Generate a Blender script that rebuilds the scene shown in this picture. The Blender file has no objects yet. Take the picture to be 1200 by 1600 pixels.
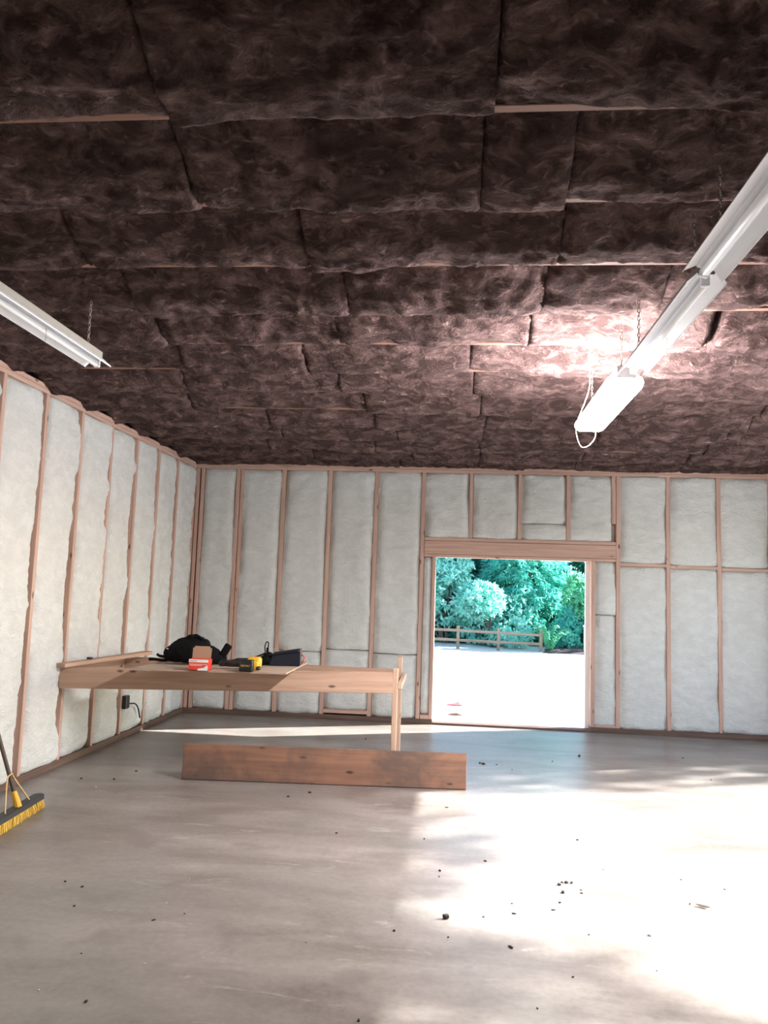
import bpy, bmesh, math, random
import numpy as np
from mathutils import Vector, Matrix

random.seed(7)
C = bpy.context.scene.collection
S = bpy.context.scene
PI = math.pi

# ------------------------------------------------------------------ camera
F_PX, YAW, PITCH, ROLL, CAM_H = 1198.19, 0.0905, 0.1043, 0.0337, 1.6132
fw = Vector((-math.sin(YAW) * math.cos(PITCH), math.cos(YAW) * math.cos(PITCH), math.sin(PITCH)))
rt = Vector((math.cos(YAW), math.sin(YAW), 0))
up = rt.cross(fw)
r2 = math.cos(ROLL) * rt + math.sin(ROLL) * up
u2 = -math.sin(ROLL) * rt + math.cos(ROLL) * up
cam = bpy.data.objects.new('camera', bpy.data.cameras.new('camera'))
C.objects.link(cam)
cam.matrix_world = Matrix(((r2.x, u2.x, -fw.x, 0), (r2.y, u2.y, -fw.y, 0), (r2.z, u2.z, -fw.z, CAM_H), (0, 0, 0, 1)))
cam.data.sensor_fit = 'VERTICAL'
cam.data.sensor_height = 24.0
cam.data.lens = F_PX / 1600 * 24.0
cam.data.clip_start = 0.05
S.camera = cam

# ------------------------------------------------------------------ sky, sun, exposure
SUN_EL = math.radians(27.2)
SUN_TO = Vector((-0.9236 * math.cos(SUN_EL), -0.3833 * math.cos(SUN_EL), -math.sin(SUN_EL)))   # the way the light travels
world = bpy.data.worlds.new('sky')
S.world = world
world.use_nodes = True
wn = world.node_tree
sky = wn.nodes.new('ShaderNodeTexSky')
sky.sky_type = 'NISHITA'
sky.sun_disc = False
sky.sun_elevation = SUN_EL
sky.sun_rotation = math.atan2(0.9236, 0.3833)
sky.altitude = 50
sky.air_density = 1.0
sky.dust_density = 1.2
wn.links.new(sky.outputs[0], wn.nodes['Background'].inputs[0])
wn.nodes['Background'].inputs[1].default_value = 0.22
sl = bpy.data.lights.new('sun', 'SUN')
sl.energy = 10.5
sl.angle = math.radians(0.55)
sl.color = (1.0, 0.975, 0.94)
so = bpy.data.objects.new('sun', sl)
C.objects.link(so)
so.rotation_euler = SUN_TO.to_track_quat('-Z', 'Y').to_euler()
so.location = (12, 8, 9)
S.view_settings.view_transform = 'Standard'
S.view_settings.look = 'None'
S.view_settings.gamma = 1.0
S.view_settings.use_curve_mapping = False
S.view_settings.exposure = 1.62
S.cycles.max_bounces = 10
S.cycles.diffuse_bounces = 7
S.cycles.sample_clamp_indirect = 8.0
S.cycles.use_denoising = True

XL, XR, YB, YF, ZC = -3.391, 4.30, 9.778, -1.30, 3.24       # room faces; ZC = underside of the joists
BAY = 0.61


def portal(loc, rot, sx, sy):
    l = bpy.data.lights.new('daylight_portal', 'AREA')
    l.shape = 'RECTANGLE'
    l.size, l.size_y = sx, sy
    l.cycles.is_portal = True
    o = bpy.data.objects.new('daylight_portal', l)
    C.objects.link(o)
    o.location, o.rotation_euler = loc, rot


GX0, GX1, GZ = 3.40, 8.90, 2.60       # big vehicle opening in the right-hand wall (y range, height)
DX0, DX1, DZ = -0.20, 1.735, 2.10     # doorway in the back wall (x range, height)
portal((XR + 0.2, (GX0 + GX1) / 2, GZ / 2), (0, PI / 2, 0), GZ, GX1 - GX0)
portal(((DX0 + DX1) / 2, YB + 0.24, DZ / 2), (-PI / 2, 0, 0), DX1 - DX0, DZ)


# ------------------------------------------------------------------ numpy noise
def _h(ix, iy, iz, seed):
    n = (ix.astype(np.int64) * 374761393 + iy.astype(np.int64) * 668265263 + iz.astype(np.int64) * 2147483647 + seed * 974711) & 0xFFFFFFFF
    n = ((n ^ (n >> 13)) * 1274126177) & 0xFFFFFFFF
    n = ((n ^ (n >> 16)) * 2246822519) & 0xFFFFFFFF
    return (n & 0xFFFF) / 32767.5 - 1.0


def vn(p, seed=0):
    f = np.floor(p)
    t = p - f
    t = t * t * t * (t * (t * 6 - 15) + 10)
    i = f.astype(np.int64)
    x, y, z = i[..., 0], i[..., 1], i[..., 2]
    a, b, c = t[..., 0], t[..., 1], t[..., 2]
    def l(u, v, w):
        return u + (v - u) * w
    return l(l(l(_h(x, y, z, seed), _h(x + 1, y, z, seed), a), l(_h(x, y + 1, z, seed), _h(x + 1, y + 1, z, seed), a), b),
             l(l(_h(x, y, z + 1, seed), _h(x + 1, y, z + 1, seed), a), l(_h(x, y + 1, z + 1, seed), _h(x + 1, y + 1, z + 1, seed), a), b), c)


def fbm(p, octv=4, seed=0, gain=0.5, ridged=False):
    s, a, tot = 0, 1.0, 0
    for k in range(octv):
        n = vn(p, seed + k * 17)
        if ridged:
            n = 1 - 2 * np.abs(n)
        s = s + a * n
        tot += a
        a *= gain
        p = p * 2.03 + 11.3
    return s / tot


def n1(x, seed, scale=1.0, octv=3):
    x = np.asarray(x, float)
    return fbm(np.stack([x * scale, np.full_like(x, seed * 3.7), np.full_like(x, 0.5)], -1), octv, seed)


# ------------------------------------------------------------------ materials
def mat(name, col, rough=0.8, metal=0.0):
    m = bpy.data.materials.new(name)
    m.use_nodes = True
    b = m.node_tree.nodes['Principled BSDF']
    b.inputs['Base Color'].default_value = (*col, 1)
    b.inputs['Roughness'].default_value = rough
    b.inputs['Metallic'].default_value = metal
    return m


class NT:
    def __init__(s, m):
        s.t = m.node_tree
        s.b = s.t.nodes['Principled BSDF']
    def n(s, typ, **kw):
        o = s.t.nodes.new('ShaderNode' + typ)
        for k, v in kw.items():
            if k.startswith('i_'):
                key = k[2:]
                key = int(key) if key.isdigit() else key.replace('_', ' ')
                o.inputs[key].default_value = v
            else:
                setattr(o, k, v)
        return o
    def l(s, a, b):
        s.t.links.new(a, b)
    def coord(s, kind='Object', scale=(1, 1, 1)):
        if kind == 'Position':
            o = s.n('NewGeometry').outputs['Position']
        else:
            o = s.n('TexCoord').outputs[kind]
        m = s.n('Mapping')
        m.inputs['Scale'].default_value = scale
        s.l(o, m.inputs['Vector'])
        return m.outputs['Vector']
    def noise(s, vec, scale, detail=5, rough=0.55, dist=0.0, typ='FBM'):
        o = s.n('TexNoise', noise_type=typ)
        o.inputs['Scale'].default_value = scale
        o.inputs['Detail'].default_value = detail
        o.inputs['Roughness'].default_value = rough
        o.inputs['Distortion'].default_value = dist
        s.l(vec, o.inputs['Vector'])
        return o.outputs['Fac']
    def ramp(s, fac, stops):
        r = s.n('ValToRGB')
        e = r.color_ramp.elements
        while len(e) < len(stops):
            e.new(0.5)
        for k, (p, c) in zip(e, stops):
            k.position = p
            k.color = (*c, 1) if len(c) == 3 else c
        s.l(fac, r.inputs[0])
        return r.outputs[0]
    def mix(s, fac, a, b, mode='MIX'):
        m = s.n('Mix', data_type='RGBA', blend_type=mode)
        if hasattr(fac, 'links'):
            s.l(fac, m.inputs[0])
        else:
            m.inputs[0].default_value = fac
        for v, i in ((a, 6), (b, 7)):
            if hasattr(v, 'links'):
                s.l(v, m.inputs[i])
            else:
                m.inputs[i].default_value = (*v, 1)
        return m.outputs[2]
    def math(s, op, a, b=0.0):
        m = s.n('Math', operation=op)
        for v, i in ((a, 0), (b, 1)):
            if hasattr(v, 'links'):
                s.l(v, m.inputs[i])
            else:
                m.inputs[i].default_value = v
        return m.outputs[0]
    def bump(s, h, dist, strength=1.0):
        b = s.n('Bump')
        b.inputs['Distance'].default_value = dist
        b.inputs['Strength'].default_value = strength
        s.l(h, b.inputs['Height'])
        s.l(b.outputs[0], s.b.inputs['Normal'])


def wood(name, light, dark, knot=0.9, rough=0.75, blotch=None):
    m = mat(name, light, rough)
    t = NT(m)
    v = t.coord('Object')
    oi = t.n('ObjectInfo').outputs['Random']
    off = t.n('VectorMath', operation='ADD')
    cmb = t.n('CombineXYZ')
    k = t.math('MULTIPLY', oi, 37.0)
    for i in range(3):
        t.l(k, cmb.inputs[i])
    t.l(v, off.inputs[0]); t.l(cmb.outputs[0], off.inputs[1])
    mp = t.n('Mapping'); mp.inputs['Scale'].default_value = (1.2, 26, 26)
    t.l(off.outputs[0], mp.inputs['Vector'])
    g = t.noise(mp.outputs[0], 1.0, 6, 0.6, 0.6)
    col = t.ramp(g, [(0.3, dark), (0.62, light)])
    mp2 = t.n('Mapping'); mp2.inputs['Scale'].default_value = (3.2, 8, 8)
    t.l(off.outputs[0], mp2.inputs['Vector'])
    vo = t.n('TexVoronoi'); vo.inputs['Scale'].default_value = 1.0
    t.l(mp2.outputs[0], vo.inputs['Vector'])
    kn = t.ramp(vo.outputs['Distance'], [(0.06, (1, 1, 1)), (0.13, (0, 0, 0))])
    col = t.mix(t.math('MULTIPLY', kn, knot), col, tuple(x * 0.22 for x in dark))
    if blotch:
        bn = t.noise(off.outputs[0], 2.3, 4, 0.6, 0.4)
        col = t.mix(t.ramp(bn, [(0.42, (0, 0, 0)), (0.60, (0.85, 0.85, 0.85))]), col, blotch)
    t.l(col, t.b.inputs['Base Color'])
    t.bump(g, 0.0015, 0.6)
    return m


def fibre(name, stops, stretch, s1, s2, bd, dist=1.6):
    m = mat(name, (0.5, 0.5, 0.5), 1.0)
    t = NT(m)
    t.b.inputs['Specular IOR Level'].default_value = 0.15
    v = t.coord('Position', stretch)
    a = t.noise(v, s1, 8, 0.66, dist)
    f = t.noise(v, s2, 5, 0.6, dist * 1.4, 'RIDGED_MULTIFRACTAL')
    fr = t.ramp(f, [(0.1, (0, 0, 0)), (0.95, (1, 1, 1))])
    w = t.math('ADD', t.math('MULTIPLY', a, 0.75), t.math('MULTIPLY', fr, 0.25))
    t.l(t.ramp(w, stops), t.b.inputs['Base Color'])  # fibre tone variation; hollows also darkened as crease shade, tufts lightened
    h = t.math('ADD', w, t.math('MULTIPLY', t.noise(v, s2 * 2.6, 5, 0.7, dist * 0.7), 0.30))
    t.bump(h, bd, 1.0)
    return m


M = {}
M['stud'] = wood('raw_stud_wood', (0.58, 0.40, 0.325), (0.43, 0.275, 0.22))
M['joist'] = wood('joist_wood', (0.24, 0.125, 0.09), (0.155, 0.078, 0.055))
M['plate'] = wood('dark_sill_plate', (0.15, 0.095, 0.07), (0.075, 0.045, 0.035), 0.5)
M['bench'] = wood('bench_lumber', (0.52, 0.35, 0.25), (0.38, 0.235, 0.165))
M['post'] = wood('bench_post_wood', (0.56, 0.40, 0.29), (0.42, 0.27, 0.19))
M['plank'] = wood('weathered_plank_wood', (0.28, 0.145, 0.09), (0.18, 0.092, 0.06), 0.9, 0.7, (0.105, 0.072, 0.058))
M['ply'] = wood('plywood_sheet', (0.50, 0.39, 0.30), (0.40, 0.29, 0.21), 0.3)
M['fence'] = wood('fence_wood', (0.26, 0.205, 0.15), (0.14, 0.10, 0.07), 0.3)
M['brown'] = fibre('brown_mineral_fibre', [(0.33, (0.058, 0.036, 0.033)), (0.46, (0.155, 0.101, 0.094)), (0.57, (0.265, 0.182, 0.172)), (0.70, (0.52, 0.40, 0.385))], (0.62, 1.0, 1.0), 9.5, 24.0, 0.055, 0.8)
M['white'] = fibre('white_glass_fibre', [(0.30, (0.64, 0.67, 0.65)), (0.46, (0.71, 0.74, 0.73)), (0.70, (0.77, 0.80, 0.80))], (1.0, 1.0, 1.7), 6.0, 17.0, 0.030, 0.35)
M['deck'] = mat('roof_deck_dark_board', (0.05, 0.035, 0.03), 0.9)
M['sheath'] = mat('outer_sheathing', (0.62, 0.60, 0.55), 0.9)
M['greysheath'] = mat('bare_grey_wall_panel', (0.30, 0.28, 0.26), 0.9)
M['trimwhite'] = mat('white_painted_trim', (0.86, 0.86, 0.85), 0.55)
M['enamel'] = mat('white_enamel_metal', (0.88, 0.90, 0.93), 0.5)
M['olive'] = mat('lamp_back_grey', (0.33, 0.32, 0.28), 0.6)
M['tube_off'] = mat('unlit_glass_tube', (0.88, 0.91, 0.95), 0.3)
M['chain'] = mat('dull_steel_chain', (0.35, 0.32, 0.29), 0.45, 0.8)
M['black'] = mat('black_nylon', (0.004, 0.004, 0.0045), 0.85)
M['black'].node_tree.nodes['Principled BSDF'].inputs['Specular IOR Level'].default_value = 0.15
M['blackplast'] = mat('black_plastic', (0.012, 0.013, 0.016), 0.42)
M['navy'] = mat('navy_black_vinyl', (0.014, 0.017, 0.026), 0.33)
M['yellow'] = mat('yellow_plastic', (0.72, 0.40, 0.03), 0.45)
M['kraft'] = mat('brown_cardboard', (0.42, 0.26, 0.17), 0.9)
M['red'] = mat('red_print', (0.80, 0.05, 0.025), 0.6)
M['white_print'] = mat('white_print', (0.85, 0.84, 0.82), 0.6)
M['grey_print'] = mat('grey_print', (0.35, 0.22, 0.2), 0.6)
M['cordpale'] = mat('pale_power_cord', (0.5, 0.42, 0.32), 0.6)
M['bluegrey'] = mat('broom_block_black', (0.028, 0.033, 0.036), 0.6)
M['bristle'] = mat('yellow_bristle', (0.62, 0.42, 0.08), 0.9)
M['brace'] = mat('pale_brass_wire', (0.72, 0.50, 0.24), 0.4, 0.2)
M['broomhandle'] = wood('dark_broom_handle_wood', (0.13, 0.095, 0.075), (0.05, 0.038, 0.032), 0.2)
M['crumb'] = mat('dark_dirt_crumb', (0.035, 0.026, 0.02), 0.95)
M['crumb_tan'] = mat('brown_crumbs', (0.12, 0.075, 0.06), 0.95)
M['chip'] = mat('pale_chip', (0.62, 0.55, 0.46), 0.9)
M['bluechip'] = mat('pale_blue_plastic', (0.25, 0.62, 0.72), 0.6)
M['pink'] = mat('faded_pink_plastic', (0.55, 0.11, 0.13), 0.7)
M['soil'] = mat('dark_bark_mulch', (0.055, 0.04, 0.045), 0.95)
M['glow'] = mat('lit_lamp_surface', (1, 1, 1), 0.4)
gb = M['glow'].node_tree.nodes['Principled BSDF']
gb.inputs['Emission Color'].default_value = (1.0, 0.93, 0.94, 1)
gb.inputs['Emission Strength'].default_value = 105.0


def leafmat(name, c1, c2):
    m = mat(name, c1, 0.5)
    t = NT(m)
    n = t.noise(t.coord('Object'), 2.2, 3, 0.6)
    col = t.ramp(n, [(0.35, c1), (0.65, c2)])
    t.l(col, t.b.inputs['Base Color'])
    tr = t.n('BsdfTranslucent')
    t.l(col, tr.inputs['Color'])
    mx = t.n('MixShader')
    mx.inputs[0].default_value = 0.5
    t.l(t.b.outputs[0], mx.inputs[1]); t.l(tr.outputs[0], mx.inputs[2])
    t.l(mx.outputs[0], t.t.nodes['Material Output'].inputs['Surface'])
    return m


M['leaf_a'] = leafmat('pale_turquoise_leaf', (0.22, 0.68, 0.58), (0.46, 0.86, 0.79))
M['leaf_b'] = leafmat('green_turquoise_leaf', (0.07, 0.52, 0.43), (0.20, 0.72, 0.62))
M['leaf_c'] = leafmat('deep_green_leaf', (0.02, 0.22, 0.16), (0.06, 0.36, 0.27))
M['leaf_d'] = leafmat('bright_green_leaf', (0.10, 0.50, 0.27), (0.22, 0.62, 0.40))
M['bark'] = mat('grey_bark', (0.09, 0.07, 0.06), 0.95)

# concrete floor
m = mat('trowelled_concrete', (0.3, 0.3, 0.3), 0.5)
t = NT(m)
v = t.coord('Position')
vs = t.coord('Position', (0.55, 1.7, 1))
big = t.noise(v, 0.55, 4, 0.55, 0.3)
mid = t.noise(vs, 1.6, 6, 0.62, 0.5)
fine = t.noise(v, 26, 5, 0.7)
hue = t.noise(v, 0.9, 2, 0.5)
col = t.ramp(mid, [(0.34, (0.120, 0.100, 0.086)), (0.50, (0.215, 0.189, 0.169)), (0.66, (0.31, 0.28, 0.257))])
col = t.mix(t.ramp(hue, [(0.45, (0, 0, 0)), (0.65, (0.55, 0.55, 0.55))]), col, (0.205, 0.212, 0.193))
col = t.mix(0.35, col, t.ramp(fine, [(0.3, (0.14, 0.124, 0.11)), (0.7, (0.30, 0.275, 0.255))]))
stain = t.ramp(t.noise(v, 3.6, 3, 0.5, 0.2), [(0.57, (0, 0, 0)), (0.70, (0.5, 0.5, 0.5))])
col = t.mix(stain, col, (0.15, 0.13, 0.12))
smear = t.ramp(t.noise(t.coord('Position', (0.9, 3.4, 1)), 1.7, 7, 0.72, 0.8), [(0.61, (0, 0, 0)), (0.72, (0.5, 0.5, 0.5))])
col = t.mix(smear, col, (0.56, 0.53, 0.50))
t.l(col, t.b.inputs['Base Color'])
t.b.inputs['Roughness'].default_value = 0.34
t.bump(fine, 0.0012, 0.5)
M['concrete'] = m
m = mat('sunlit_pale_gravel', (0.6, 0.58, 0.54), 0.95)
t = NT(m)
g = t.noise(t.coord('Position'), 14, 6, 0.7)
t.l(t.ramp(g, [(0.3, (0.48, 0.47, 0.45)), (0.7, (0.66, 0.65, 0.62))]), t.b.inputs['Base Color'])
t.bump(g, 0.01, 0.6)
M['gravel'] = m


# ------------------------------------------------------------------ object helpers
def link(name, me, m=None, parent=None):
    o = bpy.data.objects.new(name, me)
    C.objects.link(o)
    if m is not None and not me.materials:
        me.materials.append(m)
    if parent is not None:
        o.parent = parent
    return o


def mesh_np(name, V, Fq, smooth=False):
    me = bpy.data.meshes.new(name)
    V = np.asarray(V, np.float32)
    Fq = np.asarray(Fq, np.int32)
    k = Fq.shape[1]
    me.vertices.add(len(V)); me.vertices.foreach_set('co', V.ravel())
    me.loops.add(Fq.size); me.loops.foreach_set('vertex_index', Fq.ravel())
    me.polygons.add(len(Fq)); me.polygons.foreach_set('loop_start', np.arange(0, Fq.size, k, dtype=np.int32))
    if smooth:
        me.polygons.foreach_set('use_smooth', np.ones(len(Fq), bool))
    me.update(calc_edges=True)
    return me


def bm_mesh(name, bm, smooth=False):
    bmesh.ops.recalc_face_normals(bm, faces=bm.faces)
    me = bpy.data.meshes.new(name)
    bm.to_mesh(me); bm.free()
    if smooth:
        me.polygons.foreach_set('use_smooth', np.ones(len(me.polygons), bool))
    return me


def add_box(bm, c, d, rot=None, bevel=0.0, taper=None):
    r = bmesh.ops.create_cube(bm, size=1.0)
    vs = r['verts']
    for v in vs:
        if taper and v.co.z > 0:
            v.co.x *= taper[0]; v.co.y *= taper[1]
        v.co = Vector((v.co.x * d[0], v.co.y * d[1], v.co.z * d[2]))
    if bevel:
        es = list({e for v in vs for e in v.link_edges})
        rr = bmesh.ops.bevel(bm, geom=es, offset=bevel, segments=2, affect='EDGES', profile=0.5)
        vs = list({v for f in rr['faces'] for v in f.verts} | {v for v in vs if v.is_valid})
    mtx = Matrix.Translation(c) @ (rot.to_4x4() if rot else Matrix.Identity(4))
    bmesh.ops.transform(bm, matrix=mtx, verts=vs)
    return vs


def add_tube(bm, pts, r, seg=8):
    pts = [Vector(p) for p in pts]
    rs = r if isinstance(r, (list, tuple)) else [r] * len(pts)
    rings = []
    ref = None
    for i, p in enumerate(pts):
        d = (pts[min(i + 1, len(pts) - 1)] - pts[max(i - 1, 0)]).normalized()
        if ref is None:
            ref = d.orthogonal().normalized()
        ref = (ref - d * ref.dot(d)).normalized()
        b = d.cross(ref)
        rings.append([bm.verts.new(p + rs[i] * (math.cos(2 * PI * k / seg) * ref + math.sin(2 * PI * k / seg) * b)) for k in range(seg)])
    for a, b in zip(rings, rings[1:]):
        for k in range(seg):
            bm.faces.new((a[k], a[(k + 1) % seg], b[(k + 1) % seg], b[k]))
    bm.faces.new(rings[0]); bm.faces.new(rings[-1])


def smooth_path(pts, n=6):
    pts = [Vector(p) for p in pts]
    P = [pts[0]] + pts + [pts[-1]]
    out = []
    for i in range(1, len(P) - 2):
        for k in range(n):
            s = k / n
            a, b, c, d = P[i - 1], P[i], P[i + 1], P[i + 2]
            out.append(0.5 * ((2 * b) + (-a + c) * s + (2 * a - 5 * b + 4 * c - d) * s * s + (-a + 3 * b - 3 * c + d) * s ** 3))
    out.append(pts[-1])
    return out


_board = {}


def board(name, p0, p1, w, th, updir, m, parent=None, bevel=0.003):
    """A length of lumber from p0 to p1: w wide along updir, th thick across it; local X runs along the grain."""
    p0, p1 = Vector(p0), Vector(p1)
    x = p1 - p0
    L = x.length
    x.normalize()
    z = Vector(updir)
    z = (z - x * z.dot(x)).normalized()
    y = z.cross(x)
    key = (round(L, 4), w, th, m.name)
    if key not in _board:
        bm = bmesh.new()
        add_box(bm, (0, 0, 0), (L, th, w), bevel=0)
        bmesh.ops.bevel(bm, geom=list(bm.edges), offset=bevel, segments=1, affect='EDGES')
        _board[key] = bm_mesh(name, bm)
    o = link(name, _board[key], m, parent)
    c = (p0 + p1) / 2
    o.matrix_basis = Matrix(((x.x, y.x, z.x, c.x), (x.y, y.y, z.y, c.y), (x.z, y.z, z.z, c.z), (0, 0, 0, 1)))
    return o


def hang_on(o, root):
    """Make o (placed in world space) a part of an unrotated root."""
    ml = Matrix.Translation(-Vector(root.location)) @ o.matrix_basis
    o.parent = root
    o.matrix_basis = ml
    return o


def struct(o):
    o['kind'] = 'structure'
    return o


def tag(o, label, cat, group=None):
    o['label'] = label
    o['category'] = cat
    if group:
        o['group'] = group
    return o


def thing(name, label, cat, loc=(0, 0, 0), group=None, rz=0.0):
    o = bpy.data.objects.new(name, None)
    o.empty_display_size = 0.1
    C.objects.link(o)
    o.location = loc
    o.rotation_euler = (0, 0, rz)
    return tag(o, label, cat, group)


def slab_with_hole(name, frame, us, vs, holes, thick, m):
    """Sheathing plate on a wall frame (origin, e_u, e_n): rectangles of us x vs, those in holes left open, pushed back by thick."""
    o, eu, en = (Vector(a) for a in frame)
    bm = bmesh.new()
    ez = Vector((0, 0, 1))
    def cell(i, j):
        return 0 <= i < len(us) - 1 and 0 <= j < len(vs) - 1 and (i, j) not in holes
    cache = {}
    def P(i, j, k):
        if (i, j, k) not in cache:
            cache[(i, j, k)] = bm.verts.new(o + eu * us[i] + ez * vs[j] - en * (thick * k))
        return cache[(i, j, k)]
    for i in range(len(us) - 1):
        for j in range(len(vs) - 1):
            if not cell(i, j):
                continue
            for k in (0, 1):
                bm.faces.new((P(i, j, k), P(i + 1, j, k), P(i + 1, j + 1, k), P(i, j + 1, k)))
            for (di, dj, a, b) in ((-1, 0, (i, j), (i, j + 1)), (1, 0, (i + 1, j), (i + 1, j + 1)), (0, -1, (i, j), (i + 1, j)), (0, 1, (i, j + 1), (i + 1, j + 1))):
                if not cell(i + di, j + dj):
                    bm.faces.new((P(*a, 0), P(*b, 0), P(*b, 1), P(*a, 1)))
    return struct(link(name, bm_mesh(name, bm), m))


def closed_grid(name, P, Q, m, parent):
    """P: nu x nv x 3 front surface; Q: the same shape, only its rim is used for the back."""
    nu, nv = P.shape[:2]
    V = P.reshape(-1, 3)
    idx = np.arange(nu * nv).reshape(nu, nv)
    Fq = np.stack([idx[:-1, :-1], idx[1:, :-1], idx[1:, 1:], idx[:-1, 1:]], -1).reshape(-1, 4)
    rim = np.concatenate([idx[:-1, 0], idx[-1, :-1], idx[:0:-1, -1], idx[0, :0:-1]])
    B = Q.reshape(-1, 3)[rim]
    nb = len(rim)
    bi = np.arange(nb) + nu * nv
    sk = np.stack([rim, bi, np.roll(bi, -1), np.roll(rim, -1)], -1)
    me = mesh_np(name, np.concatenate([V, B]), np.concatenate([Fq, sk]), True)
    bm = bmesh.new()
    bm.from_mesh(me)
    bm.verts.ensure_lookup_table()
    f = bm.faces.new([bm.verts[i] for i in bi])
    f.smooth = False
    bmesh.ops.recalc_face_normals(bm, faces=bm.faces)
    bm.to_mesh(me); bm.free()
    return link(name, me, m, parent)


# ------------------------------------------------------------------ the room shell
bm = bmesh.new()
add_box(bm, ((XL + XR) / 2, (YF + YB + 0.2) / 2, -0.06), (XR - XL + 0.5, YB + 0.2 - YF + 0.2, 0.12))
floor = struct(link('floor', bm_mesh('floor', bm), M['concrete']))

bm = bmesh.new()
add_box(bm, ((XL + XR) / 2, (YF + YB) / 2, ZC + 0.37), (XR - XL + 0.9, YB - YF + 0.9, 0.06))
ceiling = struct(link('ceiling', bm_mesh('ceiling', bm), M['deck']))

DEP = 0.14     # stud depth
wall_back = slab_with_hole('wall_back', ((0, YB + DEP, 0), (1, 0, 0), (0, -1, 0)), [XL - 0.16, DX0 - 0.045, DX1 + 0.045, XR + 0.2], [0, DZ + 0.02, ZC + 0.3], {(1, 0)}, 0.03, M['sheath'])
wall_left = slab_with_hole('wall_left', ((XL - DEP, 0, 0), (0, 1, 0), (1, 0, 0)), [YF - 0.2, YB + 0.17], [0, ZC + 0.3], set(), 0.03, M['sheath'])
wall_right = slab_with_hole('wall_right', ((XR, 0, 0), (0, 1, 0), (-1, 0, 0)), [YF - 0.2, GX0, GX1, YB + 0.17], [0, GZ, ZC + 0.3], {(1, 0)}, 0.16, M['greysheath'])
wall_front = slab_with_hole('wall_front', ((0, YF, 0), (1, 0, 0), (0, 1, 0)), [XL - 0.16, XR + 0.2], [0, ZC + 0.3], set(), 0.1, M['deck'])

TW = 0.046     # stud thickness
BX0 = -2.8216  # first full stud of the back wall
Y0L = 5.385    # a stud of the left-hand wall


def wpt(fr, u, r, z):
    o, eu, en = fr
    return Vector(o) + Vector(eu) * u - Vector(en) * r + Vector((0, 0, z))


FB = ((0, YB, 0), (1, 0, 0), (0, -1, 0))
FL = ((XL, 0, 0), (0, 1, 0), (1, 0, 0))


def upright(fr, u, z0, z1, parent, th=TW, jig=0.004):
    a = random.uniform(-jig, jig); b = random.uniform(-jig, jig)
    return board('stud', wpt(fr, u + a, DEP / 2, z0), wpt(fr, u + b, DEP / 2, z1), DEP, th, fr[2], M['stud'], parent)


def level(fr, name, u0, u1, z, h, parent, m=None, dep=DEP, proud=0.0):
    return board(name, wpt(fr, u0, dep / 2 - proud, z), wpt(fr, u1, dep / 2 - proud, z), h, dep, (0, 0, 1), m or M['stud'], parent)


ZS0, ZS1 = 0.062, 3.165      # stud bottom, stud top
level(FB, 'sill_plate', XL, DX0 - 0.0, 0.031, 0.062, wall_back, M['plate'], 0.15, 0.004)
level(FB, 'sill_plate', DX1, XR, 0.031, 0.062, wall_back, M['plate'], 0.15, 0.004)
level(FB, 'threshold', DX0, DX1, 0.012, 0.024, wall_back, M['plate'], 0.15, 0.004)
for z in (3.184, 3.223):
    level(FB, 'top_plate', XL, XR, z, 0.037, wall_back)
for z in (3.184, 3.223):
    level(FL, 'top_plate', YF, YB, z, 0.037, wall_left)
level(FL, 'sill_plate', YF, YB, 0.03, 0.06, wall_left, M['plate'], 0.15, 0.006)

studs_b = [BX0 + BAY * k for k in range(12)]
for k, u in enumerate(studs_b):
    if k in (5, 6, 7):
        upright(FB, u, 2.335, ZS1, wall_back)                 # cripples over the header
    else:
        upright(FB, u, ZS0, ZS1, wall_back, 0.05)
upright(FB, XL + 0.024, ZS0, ZS1, wall_back, 0.044, 0)          # corner studs
upright(FB, XL + 0.088, ZS0, ZS1, wall_back, 0.044, 0)
upright(FB, BX0 + 0.052, ZS0, ZS1, wall_back, 0.04)           # doubled stud
upright(FB, XR - 0.03, ZS0, ZS1, wall_back)
upright(FB, DX0 - 0.025, ZS0, 2.10, wall_back, 0.048)         # jack studs beside the doorway
upright(FB, DX1 + 0.026, ZS0, 2.10, wall_back, 0.048)
upright(FB, 2.058 - 0.052, 2.56, ZS1, wall_back, 0.05)        # short scab board on the stud over the header's end
level(FB, 'header_plate', -0.38 + 0.025, 2.058 - 0.025, 2.312, 0.042, wall_back)
level(FB, 'header', -0.38 + 0.025, 2.058 - 0.025, 2.205, 0.165, wall_back, None, 0.135, 0.012)
level(FB, 'header_plate', -0.38 + 0.025, 2.058 - 0.025, 2.101, 0.036, wall_back)
for a, b in ((8, 9), (9, 10), (10, 11)):
    level(FB, 'blocking', studs_b[a] + 0.025, studs_b[b] - 0.025, 2.055 - 0.012 * (a - 8), 0.04, wall_back)
level(FB, 'blocking', studs_b[2] + 0.025, studs_b[3] - 0.025, 0.105, 0.045, wall_back, None, 0.14, 0.01)

SL = 0.6225
studs_l = [Y0L + SL * k for k in range(-10, 8)]
for u in studs_l:
    if u < YB - 0.03:
        upright(FL, u, ZS0 - 0.002, ZS1, wall_left, 0.044)


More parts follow.
